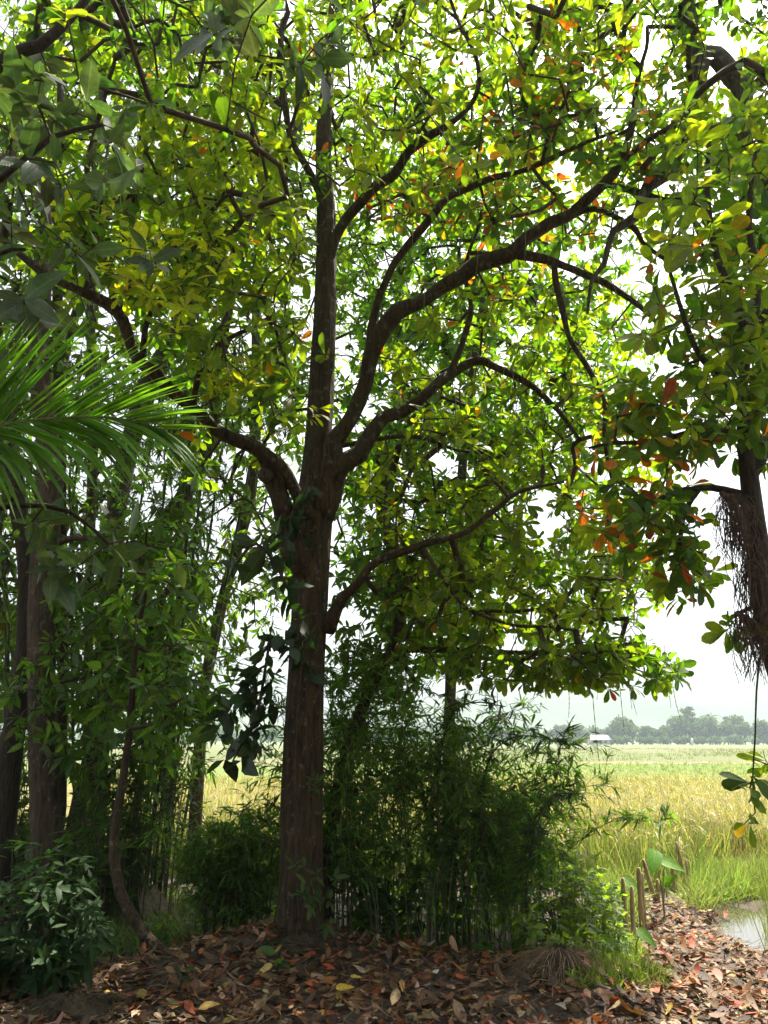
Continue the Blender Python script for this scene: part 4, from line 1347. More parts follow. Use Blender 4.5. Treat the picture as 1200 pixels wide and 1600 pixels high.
# two long wands arching out over the field
C, S = [], []
for pts in ([(770, 1500, 7.3), (752, 1330, 7.2), (760, 1200, 7.1), (790, 1158, 7.0), (835, 1150, 6.9), (890, 1165, 6.85)], [(830, 1500, 7.1), (822, 1390, 7.0), (838, 1290, 6.9), (868, 1240, 6.85), (912, 1246, 6.8)], [(700, 1500, 7.2), (684, 1250, 7.1), (700, 1130, 7.0), (735, 1098, 6.9), (790, 1104, 6.85)]):
    C.append(ppath(pts, [2.2, 2.0, 1.6, 1.2, 0.9, 0.6][:len(pts)], None, 0.08))
    S.append((0.30, 60, 0.16))
bamboo('arching_bamboo', 'bamboo wands arching out of the thicket over the rice', [C[0][0][0][0], C[0][0][0][1], float(gz(C[0][0][0][0], C[0][0][0][1]))], C, S, 0.105, [0.030, 0.062, 0.016], singles=60)
# tall culms in the left grove
C, S = [], []
for x0, x1, xt, Y in ((232, 268, 305, 9.0), (245, 282, 318, 9.2), (252, 276, 300, 9.6), (215, 262, 290, 9.8), (205, 225, 262, 9.3), (185, 236, 300, 10.2), (160, 170, 196, 9.6), (262, 300, 342, 10.4), (280, 330, 390, 10.8), (120, 112, 110, 9.4), (140, 176, 230, 10.6), (60, 92, 120, 10.0)):
    C.append(ppath([(x0, 1330, Y), ((x0 + x1) / 2 + rng.uniform(-14, 14), 1190, Y), (x1 + rng.uniform(-8, 8), 1000, Y), ((x1 + xt) / 2 + 3, 860, Y), (xt, 730, Y), (xt + 30, 560, Y)], [2.3, 2.4, 2.3, 2.1, 1.8, 1.0], None, 0.14))
    C[-1][0][0][2] = float(gz(C[-1][0][0][0], C[-1][0][0][1])) - 0.05
    S.append((0.10, 120, 0.5))
bamboo('bamboo_clump', 'tall bamboo clump with slim leaning culms in the grove left of the main trunk', [C[0][0][0][0], C[0][0][0][1], float(gz(C[0][0][0][0], C[0][0][0][1]))], C, S, 0.17, [0.058, 0.110, 0.026], ratio=0.12, n=(4, 7), droop=0.9, singles=80)
C, S = [], []
for x0, x1, xt, Y in ((-20, -10, 20, 9.4), (20, 10, -30, 9.8), (-60, -40, 30, 10.2), (90, 60, 20, 10.5), (-120, -80, -10, 9.8)):
    C.append(ppath([(x0, 1330, Y), (x1, 1150, Y), (x1, 950, Y), ((x1 + xt) / 2, 780, Y), (xt, 620, Y), (xt + 40, 500, Y)], [4, 4, 4, 3.5, 3, 2], None, 0.14))
    C[-1][0][0][2] = float(gz(C[-1][0][0][0], C[-1][0][0][1])) - 0.05
    S.append((0.1, 110, 0.6))
bamboo('bamboo_clump', 'bamboo with long drooping leaves behind the bent trunk at the edge of the grove', [C[0][0][0][0], C[0][0][0][1], float(gz(C[0][0][0][0], C[0][0][0][1]))], C, S, 0.26, [0.060, 0.105, 0.034], ratio=0.10, n=(4, 7), droop=1.1)


# ------------------------------------------------------------------ shrubs, vines, weeds, seedlings
def plant(name, label, cat, base, tips, col, L, ratio, n, tpl='ovate', tpl_lo='ovate_lo', singles=0, mat='leaf', droop=0.35, group=None, stem=0.006, along=0, open_=(40, 80)):
    """leafy plant: stems from one foot to every tip, leaves around each tip and down the stems"""
    base = np.asarray(base, float)
    root = thing(name, label, cat, base, group)
    lv = Leaves()
    b = MB()
    for t in tips:
        foot = base
        if len(tips) > 12:
            q = base[:2] * 0.35 + t[:2] * 0.65 + rng.normal(0, 0.05, 2)
            foot = np.array([q[0], q[1], float(gz(q[0], q[1]))])
        h = t - foot
        c = foot + np.array([h[0] * 0.25, h[1] * 0.25, h[2] * 0.6])
        P = smooth_path(np.array([foot - [0, 0, 0.03], c, t]), step=0.06)
        b.tube(P, np.linspace(stem, stem * 0.35, len(P)), 5)
        d = nrm(P[-1] - P[-2] + np.array([0, 0, 0.02]))
        rosettes(lv, t[None], d[None], n[0], n[1], L, ratio, lambda q: jitter_col(col, len(q), 0.22, 0.1), droop=droop, open_=open_)
        for k in range(along):
            i = int(len(P) * rng.uniform(0.35, 0.95))
            rosettes(lv, P[i][None], d[None], 1, 2, L * 0.85, ratio, lambda q: jitter_col(col, len(q), 0.22, 0.1), droop=droop)
    b.build('stem', M['culm'], root, 'stuff' if len(tips) > 12 else None)
    PENDING.append((root, lv.arr(), tpl, tpl_lo, M[mat], singles))
    return root


def on_ground(px, py, z=-0.02):
    p = gpix(px, py, z)
    for _ in range(4):
        p = gpix(px, py, float(gz(p[0], p[1])))
    return np.array([p[0], p[1], float(gz(p[0], p[1]))])


sb = on_ground(70, 1535)
tips = tips_in([(60, 1440, 95, 85, 5.5, 6.5, 120), (40, 1500, 100, 45, 5.4, 6.0, 60), (95, 1500, 50, 30, 5.5, 6.0, 20), (-60, 1430, 60, 100, 5.4, 6.4, 40), (90, 1370, 70, 50, 5.6, 6.6, 14), (130, 1450, 40, 70, 5.6, 6.6, 12), (20, 1340, 40, 40, 5.6, 6.6, 7)])
plant('gully_shrub', 'dense dark green shrub with slender leaves filling the gully below the reddish trunk', 'shrub', sb, tips, [0.020, 0.052, 0.011], 0.105, 0.30, (5, 8), singles=300, mat='leaf_dull', droop=0.5, along=2)
# epiphyte and creeper leaves on the main trunk
vine = thing('climbing_vine', 'dark broad-leaved climber hanging beside the fork of the main trunk', 'vine', pix(452, 960, 6.6))
vb = MB()
lv = Leaves()
for pts in ([(468, 1460, 6.6), (460, 1200, 6.62), (470, 1000, 6.6), (440, 900, 6.4), (400, 850, 6.3), (370, 880, 6.3)], [(470, 1000, 6.6), (420, 1010, 6.4), (380, 1070, 6.35), (350, 1120, 6.3)], [(440, 900, 6.4), (450, 820, 6.5), (480, 760, 6.6)], [(420, 1010, 6.4), (400, 1120, 6.4), (370, 1180, 6.4)]):
    P, r = ppath(pts, [2.5] * len(pts), None, 0.06)
    vb.tube(P, r, 5)
    k = P[int(len(P) * 0.2):] if pts[0][1] != 1460 else P[int(len(P) * 0.6):]
    sel = k[rng.integers(0, len(k), 26)]
    rosettes(lv, sel + rng.normal(0, 0.05, sel.shape), nrm(rng.normal(0, 0.6, sel.shape) + np.array([-0.4, -0.3, 0.0])), 1, 3, 0.17, 0.5, lambda q: jitter_col([0.022, 0.048, 0.014], len(q), 0.25, 0.1), droop=0.7)
vb.build('stem', M['twig'], vine)
PENDING.append((vine, lv.arr(), 'ovate', 'ovate', M['leaf_gloss'], 300))
for px, py, Y, n, lab in ((478, 1375, 6.55, 8, 'small leafy sprout clinging to the front of the main trunk'), (500, 1230, 6.55, 5, 'pale green sprig growing from the right flank of the main trunk'), (505, 1410, 6.6, 8, 'drooping green sprig low on the right flank of the main trunk')):
    p = pix(px, py + 25, Y + 0.05)
    tp = np.array([pix(px + rng.normal(0, 14), py + rng.normal(0, 18), Y - 0.05) for _ in range(n)])
    plant('trunk_sprout', lab, 'sprout', p, tp, [0.055, 0.10, 0.028], 0.085, 0.38, (3, 5), singles=60, stem=0.003)
tips = tips_in([(190, 1280, 90, 130, 8.6, 10, 120), (110, 1330, 80, 80, 8.0, 9.0, 60), (260, 1130, 60, 90, 8.6, 10, 50)], [(310, 1330, 70, 120, .95)])
plant('grove_shrub', 'dark leafy shrub filling the grove floor behind the curved sapling', 'shrub', on_ground(190, 1440), tips, [0.052, 0.105, 0.022], 0.15, 0.30, (5, 8), singles=60, along=2)
tips = tips_in([(10, 1200, 60, 170, 9.6, 11, 130), (60, 1330, 60, 60, 9.2, 10.5, 50)])
plant('grove_shrub', 'tall dark shrub closing the gaps between the two brown trunks', 'shrub', on_ground(20, 1410), tips, [0.046, 0.092, 0.022], 0.16, 0.30, (5, 8), along=3)
# broad leaves low in the thicket
tips = tips_in([(640, 1400, 110, 80, 7.0, 7.6, 34), (560, 1370, 60, 80, 7.0, 7.6, 14), (720, 1350, 60, 90, 7.0, 7.5, 16)])
plant('understorey_shrub', 'broad-leaved dark undergrowth shrub inside the bamboo thicket', 'shrub', on_ground(640, 1505), tips, [0.034, 0.072, 0.014], 0.13, 0.45, (3, 6), singles=60, along=2)
tips = tips_in([(690, 1490, 190, 34, 6.5, 7.1, 70), (380, 1455, 60, 30, 7.2, 7.6, 16)])
plant('ground_herb', 'low dark herb hiding the foot of the bamboo along the leaf mound', 'plant', on_ground(690, 1525), tips, [0.030, 0.066, 0.014], 0.075, 0.40, (4, 7), singles=60, along=1, stem=0.003)
tips = tips_in([(640, 1430, 180, 60, 8.3, 9.6, 60), (760, 1420, 90, 60, 7.8, 8.8, 36)])
plant('understorey_shrub', 'light green sunlit shrub glimpsed behind the bamboo thicket', 'shrub', on_ground(680, 1460), tips, [0.12, 0.20, 0.02], 0.12, 0.45, (4, 7), singles=20, along=2)
tips = tips_in([(330, 1380, 60, 50, 7.6, 8.2, 18), (375, 1420, 30, 30, 7.4, 7.8, 8)])
plant('gully_fern', 'small dark leafy plant at the foot of the low bamboo thicket', 'plant', on_ground(335, 1470), tips, [0.03, 0.06, 0.016], 0.13, 0.36, (3, 5), singles=40, along=1)
tips = tips_in([(205, 1470, 80, 28, 6.8, 8.0, 40), (270, 1450, 50, 30, 7.4, 8.2, 26)])
plant('gully_herb', 'pale green herb carpeting the gully around the curved sapling', 'plant', on_ground(215, 1492), tips, [0.065, 0.115, 0.03], 0.085, 0.22, (5, 8), tpl='lance', tpl_lo='lance', singles=60, along=1)

wl = ['spreading bright weed at the corner where thicket, weeds and litter meet', 'bright weed growing up through the thicket edge above the root clump', 'tall bright green weed rising against the edge of the bamboo thicket', 'bright yellow-green weed sprawling beside the fibrous root clump', 'bushy bright green weed halfway between the root clump and the stakes', 'leafy weed with small round leaves just before the tallest bamboo stakes',
      'low lime-green weed creeping onto the dead leaves', 'airy weed with thin stems beside the first stake', 'sunlit weed leaning out over the litter path']
for (px, py, w, h, Y, n, L), lab in zip(((965, 1545, 45, 26, 6.2, 26, 0.05), (850, 1455, 40, 45, 6.9, 24, 0.07), (872, 1400, 34, 75, 7.2, 30, 0.075), (905, 1490, 45, 45, 6.5, 34, 0.06), (915, 1430, 40, 55, 7.1, 34, 0.07), (948, 1420, 25, 45, 7.6, 20, 0.065), (945, 1535, 50, 22, 6.1, 34, 0.045), (955, 1470, 26, 40, 7.0, 20, 0.055), (905, 1370, 30, 50, 7.6, 22, 0.075)), wl):
    tp = tips_in([(px, py, w * 1.15, h * 1.1, Y - 0.35, Y + 0.35, n * 2)])
    x = pix(px, py, Y)[0]
    plant('weed', lab, 'weed', [x, Y, float(gz(x, Y))], tp, [0.115, 0.175, 0.026], L, 0.42, (4, 7), singles=40, along=3, stem=0.0035, droop=0.2, group='weeds beside the thicket')
for (px, py), h, lab in zip(((432, 1530), (280, 1553), (437, 1500)), (0.16, 0.14, 0.10), ('broad glossy green seedling on the dead leaves before the main trunk', 'dark narrow-leaved seedling alone on the leafy slope', 'tiny seedling close against the foot of the main trunk')):
    b = on_ground(px, py)
    plant('seedling', lab, 'seedling', b, np.array([b + [0.0, 0, h], b + [0.03, -0.02, h * 0.7]]), [0.045, 0.12, 0.028] if px > 400 else [0.03, 0.07, 0.025], 0.11 if px > 400 else 0.10, 0.42 if px > 400 else 0.25, (3, 4), singles=20, stem=0.003)


def taro(px, py, H, lean, Ls, label, col=(0.10, 0.19, 0.022)):
    b = on_ground(px, py)
    root = thing('taro_plant', label, 'plant', b, 'wild taro among the stakes')
    for i, (dx, h, L, yaw, pitch) in enumerate(Ls):
        top = b + np.array([dx, rng.uniform(-0.08, 0.08), h])
        s = MB()
        P = smooth_path(np.array([b - [0, 0, 0.04], b + (top - b) * [0.2, 0.2, 0.55], top]), step=0.05)
        s.tube(P, np.linspace(0.010, 0.005, len(P)), 6)
        st = s.build('stem', M['rachis'], root)
        a = np.zeros((1, 15))
        D = np.array([math.cos(yaw) * math.cos(pitch), -abs(math.sin(yaw)) * 0.6 - 0.2, math.sin(pitch)])
        l2 = Leaves()
        l2.add(top[None], D[None], np.array([[0.1, -0.75, 0.65]]), L, L * 0.8, jitter_col(col, 1, 0.12, 0.06), 0.25)
        leaf_objects('leaf', l2.arr(), 'heart', M['leaf_dull'], root)


taro(1038, 1428, 0.6, 0, [(-0.02, 0.62, 0.25, 2.2, -0.75), (0.08, 0.55, 0.22, 0.4, -0.3), (0.06, 0.35, 0.15, 0.6, 0.7)], 'tallest taro plant, holding its leaf above the leaning stakes')
taro(968, 1452, 0.5, 0, [(-0.09, 0.36, 0.20, 2.6, -1.0), (0.08, 0.46, 0.19, 0.5, -0.5)], 'taro plant between the first stake and the weeds')
taro(912, 1468, 0.5, 0, [(0.06, 0.42, 0.24, 0.9, -0.8), (-0.1, 0.36, 0.2, 2.4, -0.5)], 'taro plant with a lone drooping leaf among the bright weeds')
taro(994, 1497, 0.2, 0, [(0.05, 0.20, 0.16, 0.4, -0.6), (-0.04, 0.12, 0.12, 2.4, -0.4)], 'small taro plant on the litter in front of the stakes')
taro(238, 1420, 0.5, 0, [(0.03, 0.48, 0.26, 1.4, -1.1), (-0.08, 0.3, 0.2, 2.4, -0.6)], 'taro plant shining in the gully beyond the curved sapling')

# ------------------------------------------------------------------ stakes, mushrooms, root clumps
SL = ['pale straight bamboo stake standing first from the weeds', 'short stake just behind the first one', 'tall straight bamboo stake in the middle of the front cluster', 'dark stake leaning toward the thicket over the front cluster', 'thin stake half hidden behind the tall straight one',
      'short broken stake next to the dark leaning one', 'short dark stake under the big taro leaf', 'pale upright stake between the big taro leaf and the longest leaning stake', 'longest stake, tapering and leaning, at the puddle end of the row', 'thin stake last in the row beside the long grass']
for (tx, ty, bx, by, r), lab in zip(((973, 1372, 981, 1475, 2.6), (987, 1385, 991, 1466, 2.6), (998, 1356, 1004, 1459, 2.8), (1005, 1343, 1026, 1412, 2.6), (1004, 1364, 1010, 1452, 1.8), (1027, 1374, 1029, 1412, 2.2), (1041, 1369, 1044, 1408, 2.0), (1049, 1346, 1057, 1404, 2.4), (1057, 1316, 1073, 1402, 2.2), (1072, 1344, 1079, 1400, 1.8)), SL):
    b = on_ground(bx, by)
    t = pix(tx, ty, b[1] + rng.normal(0, 0.06))
    o = MB()
    P = smooth_path(np.array([b - (t - b) * 0.15, (b + t) / 2 + rng.normal(0, 0.006, 3), t]), step=0.05)
    rr = 1.25 * r * b[1] / FPX
    rad = np.linspace(rr * 1.05, rr * 0.85, len(P))
    rad[::5] *= 1.14
    rad[-1] *= 0.75
    o.tube(P, rad, 9, 0.08, seed=tx)
    st = o.build('stake', M['stake'])
    tag(st, lab, 'stake', 'stakes driven in beside the rice')


def mushroom(px, py, h, label):
    b = on_ground(px, py)
    root = thing('mushroom', label, 'mushroom', b, 'mushrooms on the leaf mound')
    s = MB()
    s.tube(np.array([b - [0, 0, 0.02], b + [0.003, 0, h * 0.6], b + [0, 0, h]]), [0.006, 0.005, 0.004], 8)
    s.build('stem', M['cap'], root)
    c = MB()
    a = np.linspace(0, 1, 5)
    c.tube(np.stack([0 * a + b[0], 0 * a + b[1], b[2] + h - 0.004 + 0.016 * a], 1), [0.034, 0.033, 0.028, 0.018, 0.004], 12, 0.05)
    c.build('cap', M['cap'], root)


for px, py, h, lab in ((683, 1532, 0.055, 'pale mushroom standing alone under the bamboo thicket'), (848, 1521, 0.07, 'widest pale mushroom of the cluster at the root clump'), (862, 1524, 0.055, 'small pale mushroom beside the widest one'), (840, 1528, 0.045, 'lowest pale mushroom of the cluster, half under leaves'), (872, 1530, 0.05, 'pale mushroom nearest the weeds at the root clump')):
    mushroom(px, py, h, lab)


def clump(name, label, cat, px, py, sx_, sy_, sz_, nf, mat):
    b = on_ground(px, py)
    root = thing(name, label, cat, b)
    m = MB()
    nu, nv = 28, 10
    V = []
    for j in range(nv):
        th = j / (nv - 1) * math.pi / 2
        for i in range(nu):
            a = i / nu * 2 * math.pi
            r = 1 + 0.16 * math.sin(3 * a + j) + 0.10 * math.sin(5 * a + 2 * j)
            V.append([b[0] + sx_ * r * math.cos(a) * math.cos(th), b[1] + sy_ * r * math.sin(a) * math.cos(th), b[2] - 0.08 + (sz_ + 0.08) * math.sin(th) * (1 + 0.12 * math.sin(4 * a + 3 * j))])
    Q = [(j * nu + i, j * nu + (i + 1) % nu, (j + 1) * nu + (i + 1) % nu, (j + 1) * nu + i) for j in range(nv - 1) for i in range(nu)]
    m.add(V, Q)
    m.build('earth', M['moss'], root)
    f = MB()
    for i in range(nf):
        a = rng.uniform(0, 2 * math.pi)
        th = rng.uniform(0.15, 1.4)
        p = b + np.array([sx_ * math.cos(a) * math.cos(th), sy_ * math.sin(a) * math.cos(th), sz_ * math.sin(th)])
        d = np.array([math.cos(a) * 1.0 + rng.normal(0, 0.4), math.sin(a) * 0.8 + rng.normal(0, 0.4), rng.uniform(-0.5, 0.6)])
        l = rng.uniform(0.06, 0.20)
        t = np.linspace(0, 1, 4)[:, None]
        f.tube(p + d * l * t - np.array([0, 0, 1]) * l * 0.7 * t ** 2, rng.uniform(0.001, 0.0022), 3, cap=False)
    f.build('rootlets', mat, root, 'stuff')


clump('root_clump', 'upturned clump of brown fibrous roots at the edge of the bright weeds', 'roots', 880, 1528, 0.24, 0.16, 0.19, 420, M['straw'])
clump('earth_mound', 'dark mossy hump of earth among the dead leaves below the shrub', 'mound', 108, 1585, 0.34, 0.22, 0.10, 240, M['moss'])
clump('earth_mound', 'bare earth hump against the foot of the main trunk', 'mound', 478, 1496, 0.22, 0.14, 0.09, 160, M['moss'])

# dry fallen palm leaf hanging at the back of the gully
df = thing('dry_frond', 'dry tan palm leaf slumped at the back of the gully', 'dead leaf', on_ground(245, 1440))
for i in range(13):
    p0 = pix(218 + 2 * i, 1385 + rng.uniform(-6, 6), 8.8)
    d = np.array([0.25 + 0.05 * i + rng.normal(0, 0.05), -0.3, -0.9])
    t = np.linspace(0, 1, 6)[:, None]
    Q_ = p0 + d * 0.42 * rng.uniform(0.7, 1.1) * t + np.array([0.06, 0, 0]) * t ** 2
    V, Qd, uv = ribbon(Q_, 0.022 * np.array([0.5, 1, 1, 0.9, 0.6, 0.1]), np.array([0.2, -0.9, 0.3]))
    obj('leaflet', mesh_np('leaflet', V, [Qd], M['dead'], True, col=np.repeat(jitter_col([0.34, 0.27, 0.17], 1, 0.12, 0.05), len(V), 0), uv=uv, base=abs_loc(df)), df)

# ------------------------------------------------------------------ leaf litter
DEADC = np.array([[0.115, 0.064, 0.030], [0.165, 0.098, 0.048], [0.055, 0.032, 0.018], [0.25, 0.16, 0.085], [0.165, 0.066, 0.028], [0.32, 0.22, 0.125], [0.33, 0.07, 0.022], [0.32, 0.12, 0.035], [0.36, 0.24, 0.055], [0.13, 0.08, 0.05]])
DEADW = np.array([0.19, 0.17, 0.15, 0.11, 0.12, 0.07, 0.06, 0.05, 0.03, 0.05])


def litter(n, X0, X1, Y0, Y1, keep, zmax, Lm=0.086):
    x, y = rng.uniform(X0, X1, n * 3), rng.uniform(Y0, Y1, n * 3)
    k = keep(x, y)
    x, y = x[k][:n], y[k][:n]
    n = len(x)
    a = rng.uniform(0, 2 * math.pi, n)
    D = np.stack([np.cos(a), np.sin(a), rng.normal(0, 0.13, n)], 1)
    Nn = np.stack([rng.normal(0, 0.38, n), rng.normal(0, 0.38, n), np.where(rng.uniform(0, 1, n) < 0.5, 1, -1)], 1)
    L = np.minimum(0.135, Lm * np.exp(rng.normal(-0.05, 0.36, n)))
    P = np.stack([x, y, gz(x, y) + rng.uniform(0.004, zmax, n)], 1) - D * L[:, None] * 0.5
    C = jitter_col(0.85 * DEADC[rng.choice(10, n, p=DEADW)], n, 0.22, 0.07)
    return np.hstack([P, nrm(D), nrm(Nn - (Nn * nrm(D)).sum(1, keepdims=True) * nrm(D)), L[:, None], (L * rng.uniform(0.34, 0.52, n))[:, None], C, rng.normal(0.05, 0.30, n)[:, None]])


edge = lambda x: np.interp(x, EDGE_X, EDGE_Y)
A1 = litter(9000, -3.6, 3.9, 4.1, 7.6, lambda x, y: (y < edge(x) + 0.35) & (rng.uniform(0, 1, len(x)) < 0.97), 0.055)
A2 = litter(2600, 1.7, 4.2, 5.4, 9.8, lambda x, y: (np.abs(x - (2.05 + 0.33 * (y - 5.4) + 0.25)) < 0.75) & ((gz(x, y) > WATER_Z + 0.01) | (rng.uniform(0, 1, len(x)) < 0.08)), 0.03, 0.08)
A3 = litter(420, -3.0, -1.4, 6.6, 9.2, lambda x, y: y > edge(x), 0.03, 0.10)
PENDING.append((ground, np.vstack([A1, A2, A3]), 'obovate', 'obovate', M['dead'], 300))
sb_ = MB()
for i in range(2600):
    if rng.uniform() < 0.72:
        x, y = rng.uniform(-2.9, 3.4), rng.uniform(4.2, 7.2)
        if y > edge(x) + 0.2:
            continue
    else:
        y = rng.uniform(5.6, 9.6)
        x = 2.3 + 0.33 * (y - 5.4) + rng.uniform(-0.6, 0.6)
    a, l = rng.uniform(0, 6.28), rng.uniform(0.05, 0.2)
    z = float(gz(x, y)) + rng.uniform(0.01, 0.06)
    d = np.array([math.cos(a), math.sin(a), rng.normal(0, 0.25)]) * l
    p = np.array([x, y, z])
    sb_.tube(np.array([p, p + d * 0.5 + rng.normal(0, 0.008, 3), p + d]), rng.uniform(0.0009, 0.0024), 3, cap=False)
obj('litter_straw', sb_.mesh('litter_straw', M['straw']), ground, 'stuff')
for px, py, c, k, lab in ((555, 1560, (0.46, 0.32, 0.03), 0.1, 'flat bright yellow fallen leaf in front of the main trunk'), (346, 1588, (0.44, 0.30, 0.08), 0.35, 'curled yellow fallen leaf low on the slope below the seedling'), (398, 1540, (0.42, 0.31, 0.10), -0.3, 'pale yellow fallen leaf standing beside the glossy seedling'), (434, 1466, (0.30, 0.06, 0.03), -0.4, 'red fallen leaf leaning on the foot of the main trunk'),
                          (925, 1528, (0.48, 0.24, 0.14), -0.4, 'big pale orange fallen leaf arched up beside the root clump'), (885, 1597, (0.26, 0.23, 0.20), 0.2, 'small whitish fallen leaf shining among brown ones'), (475, 1552, (0.45, 0.09, 0.03), 0.1, 'orange-red fallen leaf just behind the flat yellow one'), (1128, 1555, (0.42, 0.13, 0.09), -0.3, 'salmon pink fallen leaf on the wet litter near the puddle')):
    b = on_ground(px, py) + np.array([0, -0.02, 0.07])
    l2 = Leaves()
    a = rng.uniform(0, 6.28)
    l2.add(b[None], np.array([[math.cos(a), math.sin(a) * 0.6, 0.1]]), np.array([[0.0, -0.5, 0.85]]), 0.13, 0.06, np.array([c]), k)
    o = obj('fallen_leaf', leaf_mesh('fallen_leaf', l2.arr(), 'obovate', M['dead'], base=b))
    o.location = b
    tag(o, lab, 'leaf', 'brightly coloured fallen leaves')

# ------------------------------------------------------------------ rice, grass and reeds
def blades(n_t, pos, per, L, W, colA, colB, lean=0.35, curl=(0.05, 0.45), sp=0.07, ns=0.35):
    """tufts of upright blades at pos (n,2 + base z)"""
    n = len(pos)
    P = np.repeat(pos, per, 0) + np.stack([rng.normal(0, sp, n * per), rng.normal(0, sp, n * per), np.zeros(n * per)], 1)
    D = np.stack([rng.normal(0, lean, n * per), rng.normal(0, lean, n * per), np.ones(n * per)], 1)
    a = rng.uniform(0, 6.28, n * per)
    Nn = np.stack([np.cos(a), np.sin(a), np.full(n * per, 0.2)], 1)
    l = L * np.exp(rng.normal(0, 0.18, n * per))
    t = np.clip(0.5 + 0.5 * nz(P[:, 0], P[:, 1], ns, 12) + rng.normal(0, 0.3, n * per), 0, 1)[:, None]
    C = jitter_col(np.asarray(colA) * (1 - t) + np.asarray(colB) * t, n * per, 0.32, 0.08)
    return np.hstack([P, nrm(D), nrm(Nn - (Nn * nrm(D)).sum(1, keepdims=True) * nrm(D)), l[:, None], np.broadcast_to(W, (n * per,))[:, None], C, rng.uniform(*curl, n * per)[:, None]])


def grid_pos(px0, px1, y0, y1, s, zf):
    ys = np.arange(y0, y1, s)
    out = []
    for y in ys:
        x0, x1 = pix(px0, 1200, y)[0], pix(px1, 1200, y)[0]
        x = np.arange(x0, x1, s)
        yy = y + rng.uniform(-0.4, 0.4, len(x)) * s
        xx = x + rng.uniform(-0.4, 0.4, len(x)) * s
        out.append(np.stack([xx, yy, zf(xx, yy)], 1))
    return np.vstack(out)


GOLD, STRAW_C, GRN, LIME = (0.245, 0.23, 0.085), (0.26, 0.23, 0.12), (0.135, 0.20, 0.052), (0.15, 0.235, 0.04)
g = grid_pos(180, 1270, 11.6, 16.5, 0.22, gz)
front = 11.9 + 0.7 * nz(g[:, 0], 0 * g[:, 0], 1.3, 14) + 0.9 * sstep(4.0, 6.0, g[:, 0])
g = g[g[:, 1] > front]
B1 = blades(0, g, 15, 0.74, 0.013, GOLD, GRN, lean=0.22)
g2 = grid_pos(180, 1270, 16.5, 30, 0.32, lambda x, y: rice_top(x, y) - 0.45)
B2 = blades(0, g2, 11, 0.62, 0.020, GOLD, (0.22, 0.25, 0.06), lean=0.22)
heads = blades(0, np.vstack([g, g2])[::1], 3, 0.60, 0.001, GOLD, GOLD, lean=0.3)
hd = heads.copy()
hd[:, 0:3] += hd[:, 3:6] * hd[:, 9:10] + np.array([0, 0, 0.05])
hd[:, 3:6] = nrm(hd[:, 3:6] * [1, 1, 0.25] + rng.normal(0, 0.3, (len(hd), 3)))
hd[:, 6:9] = nrm(np.array([0, 0, 1.0]) - hd[:, 3:6] * hd[:, 5:6])
hd[:, 9], hd[:, 10], hd[:, 14] = 0.16, 0.022, 0.9
hd[:, 11:14] = jitter_col([0.32, 0.26, 0.10], len(hd), 0.15, 0.05)
g3 = grid_pos(560, 1260, 29, 57, 0.62, lambda x, y: rice_top(x, y) - 0.12)
B3 = blades(0, g3, 8, 0.27, 0.026, GRN, (0.22, 0.27, 0.06), lean=0.25)
g4 = grid_pos(700, 1260, 62, 150, 1.7, lambda x, y: rice_top(x, y) - 0.1)
g4 = g4[nz(g4[:, 0], g4[:, 1] * 2, 0.16, 17) > -0.15]
B4 = blades(0, g4, 7, 0.34, 0.07, (0.12, 0.17, 0.05), (0.19, 0.19, 0.08), lean=0.4, sp=0.3)
ric = obj('rice_crop', leaf_mesh('rice_crop', np.vstack([B1, B2, hd, B3, B4]), 'flat', M['blade']), kind='stuff')
# fresh green grass on the bank between stakes and rice
x, y = rng.uniform(2.2, 7.2, 5200), rng.uniform(8.6, 12.8, 5200)
px_, py_, _ = project(np.stack([x, y, gz(x, y)], 1))
keep = ~((px_ > 992) & (px_ < 1080) & (py_ > 1392)) & ((py_ < 1440 - 0.22 * (px_ - 1010) * (px_ > 1010)) & (px_ > 1005) & (px_ < 1240) | ((px_ > 940) & (px_ < 1040) & (py_ < 1470) & (rng.uniform(0, 1, 5200) < 0.5)))
G1 = blades(0, np.stack([x, y, gz(x, y)], 1)[keep], 7, 0.27, 0.013, LIME, (0.23, 0.26, 0.09), lean=0.6, curl=(0.1, 0.9), ns=1.5)
x, y = rng.uniform(-3.2, -1.2, 900), rng.uniform(7.2, 10.5, 900)
G2 = blades(0, np.stack([x, y, gz(x, y)], 1), 5, 0.16, 0.012, (0.09, 0.14, 0.04), (0.14, 0.19, 0.05), lean=0.6, curl=(0.1, 0.7))
x, y = rng.uniform(1.2, 2.3, 1400), rng.uniform(5.7, 8.2, 1400)
k = (x > 0.05 + 0.22 * y) & (x < 0.32 + 0.25 * y + 0.15 * nz(x, y, 4, 3))
G3 = blades(0, np.stack([x, y, gz(x, y)], 1)[k], 8, 0.11, 0.007, (0.15, 0.24, 0.025), (0.22, 0.28, 0.04), lean=0.7, curl=(0.1, 0.8), sp=0.04)
obj('grass', leaf_mesh('grass', np.vstack([G1, G2, G3]), 'flat', M['blade']), kind='stuff')
x, y = rng.uniform(3.0, 5.1, 900), rng.uniform(7.4, 10.2, 900)
k = (x > 0.462 * y - 0.03 + 0.05 * nz(x, y, 3, 5)) & (rng.uniform(0, 1, 900) < 0.6)
RD = blades(0, np.stack([x, y, gz(x, y) - 0.03], 1)[k], 6, 0.62, 0.008, (0.13, 0.19, 0.045), (0.24, 0.25, 0.10), lean=0.16, curl=(0.02, 0.25), sp=0.05)
obj('reeds', leaf_mesh('reeds', RD, 'flat', M['blade']), kind='stuff')

# ------------------------------------------------------------------ far side of the field
FZ = float(RICE_G)


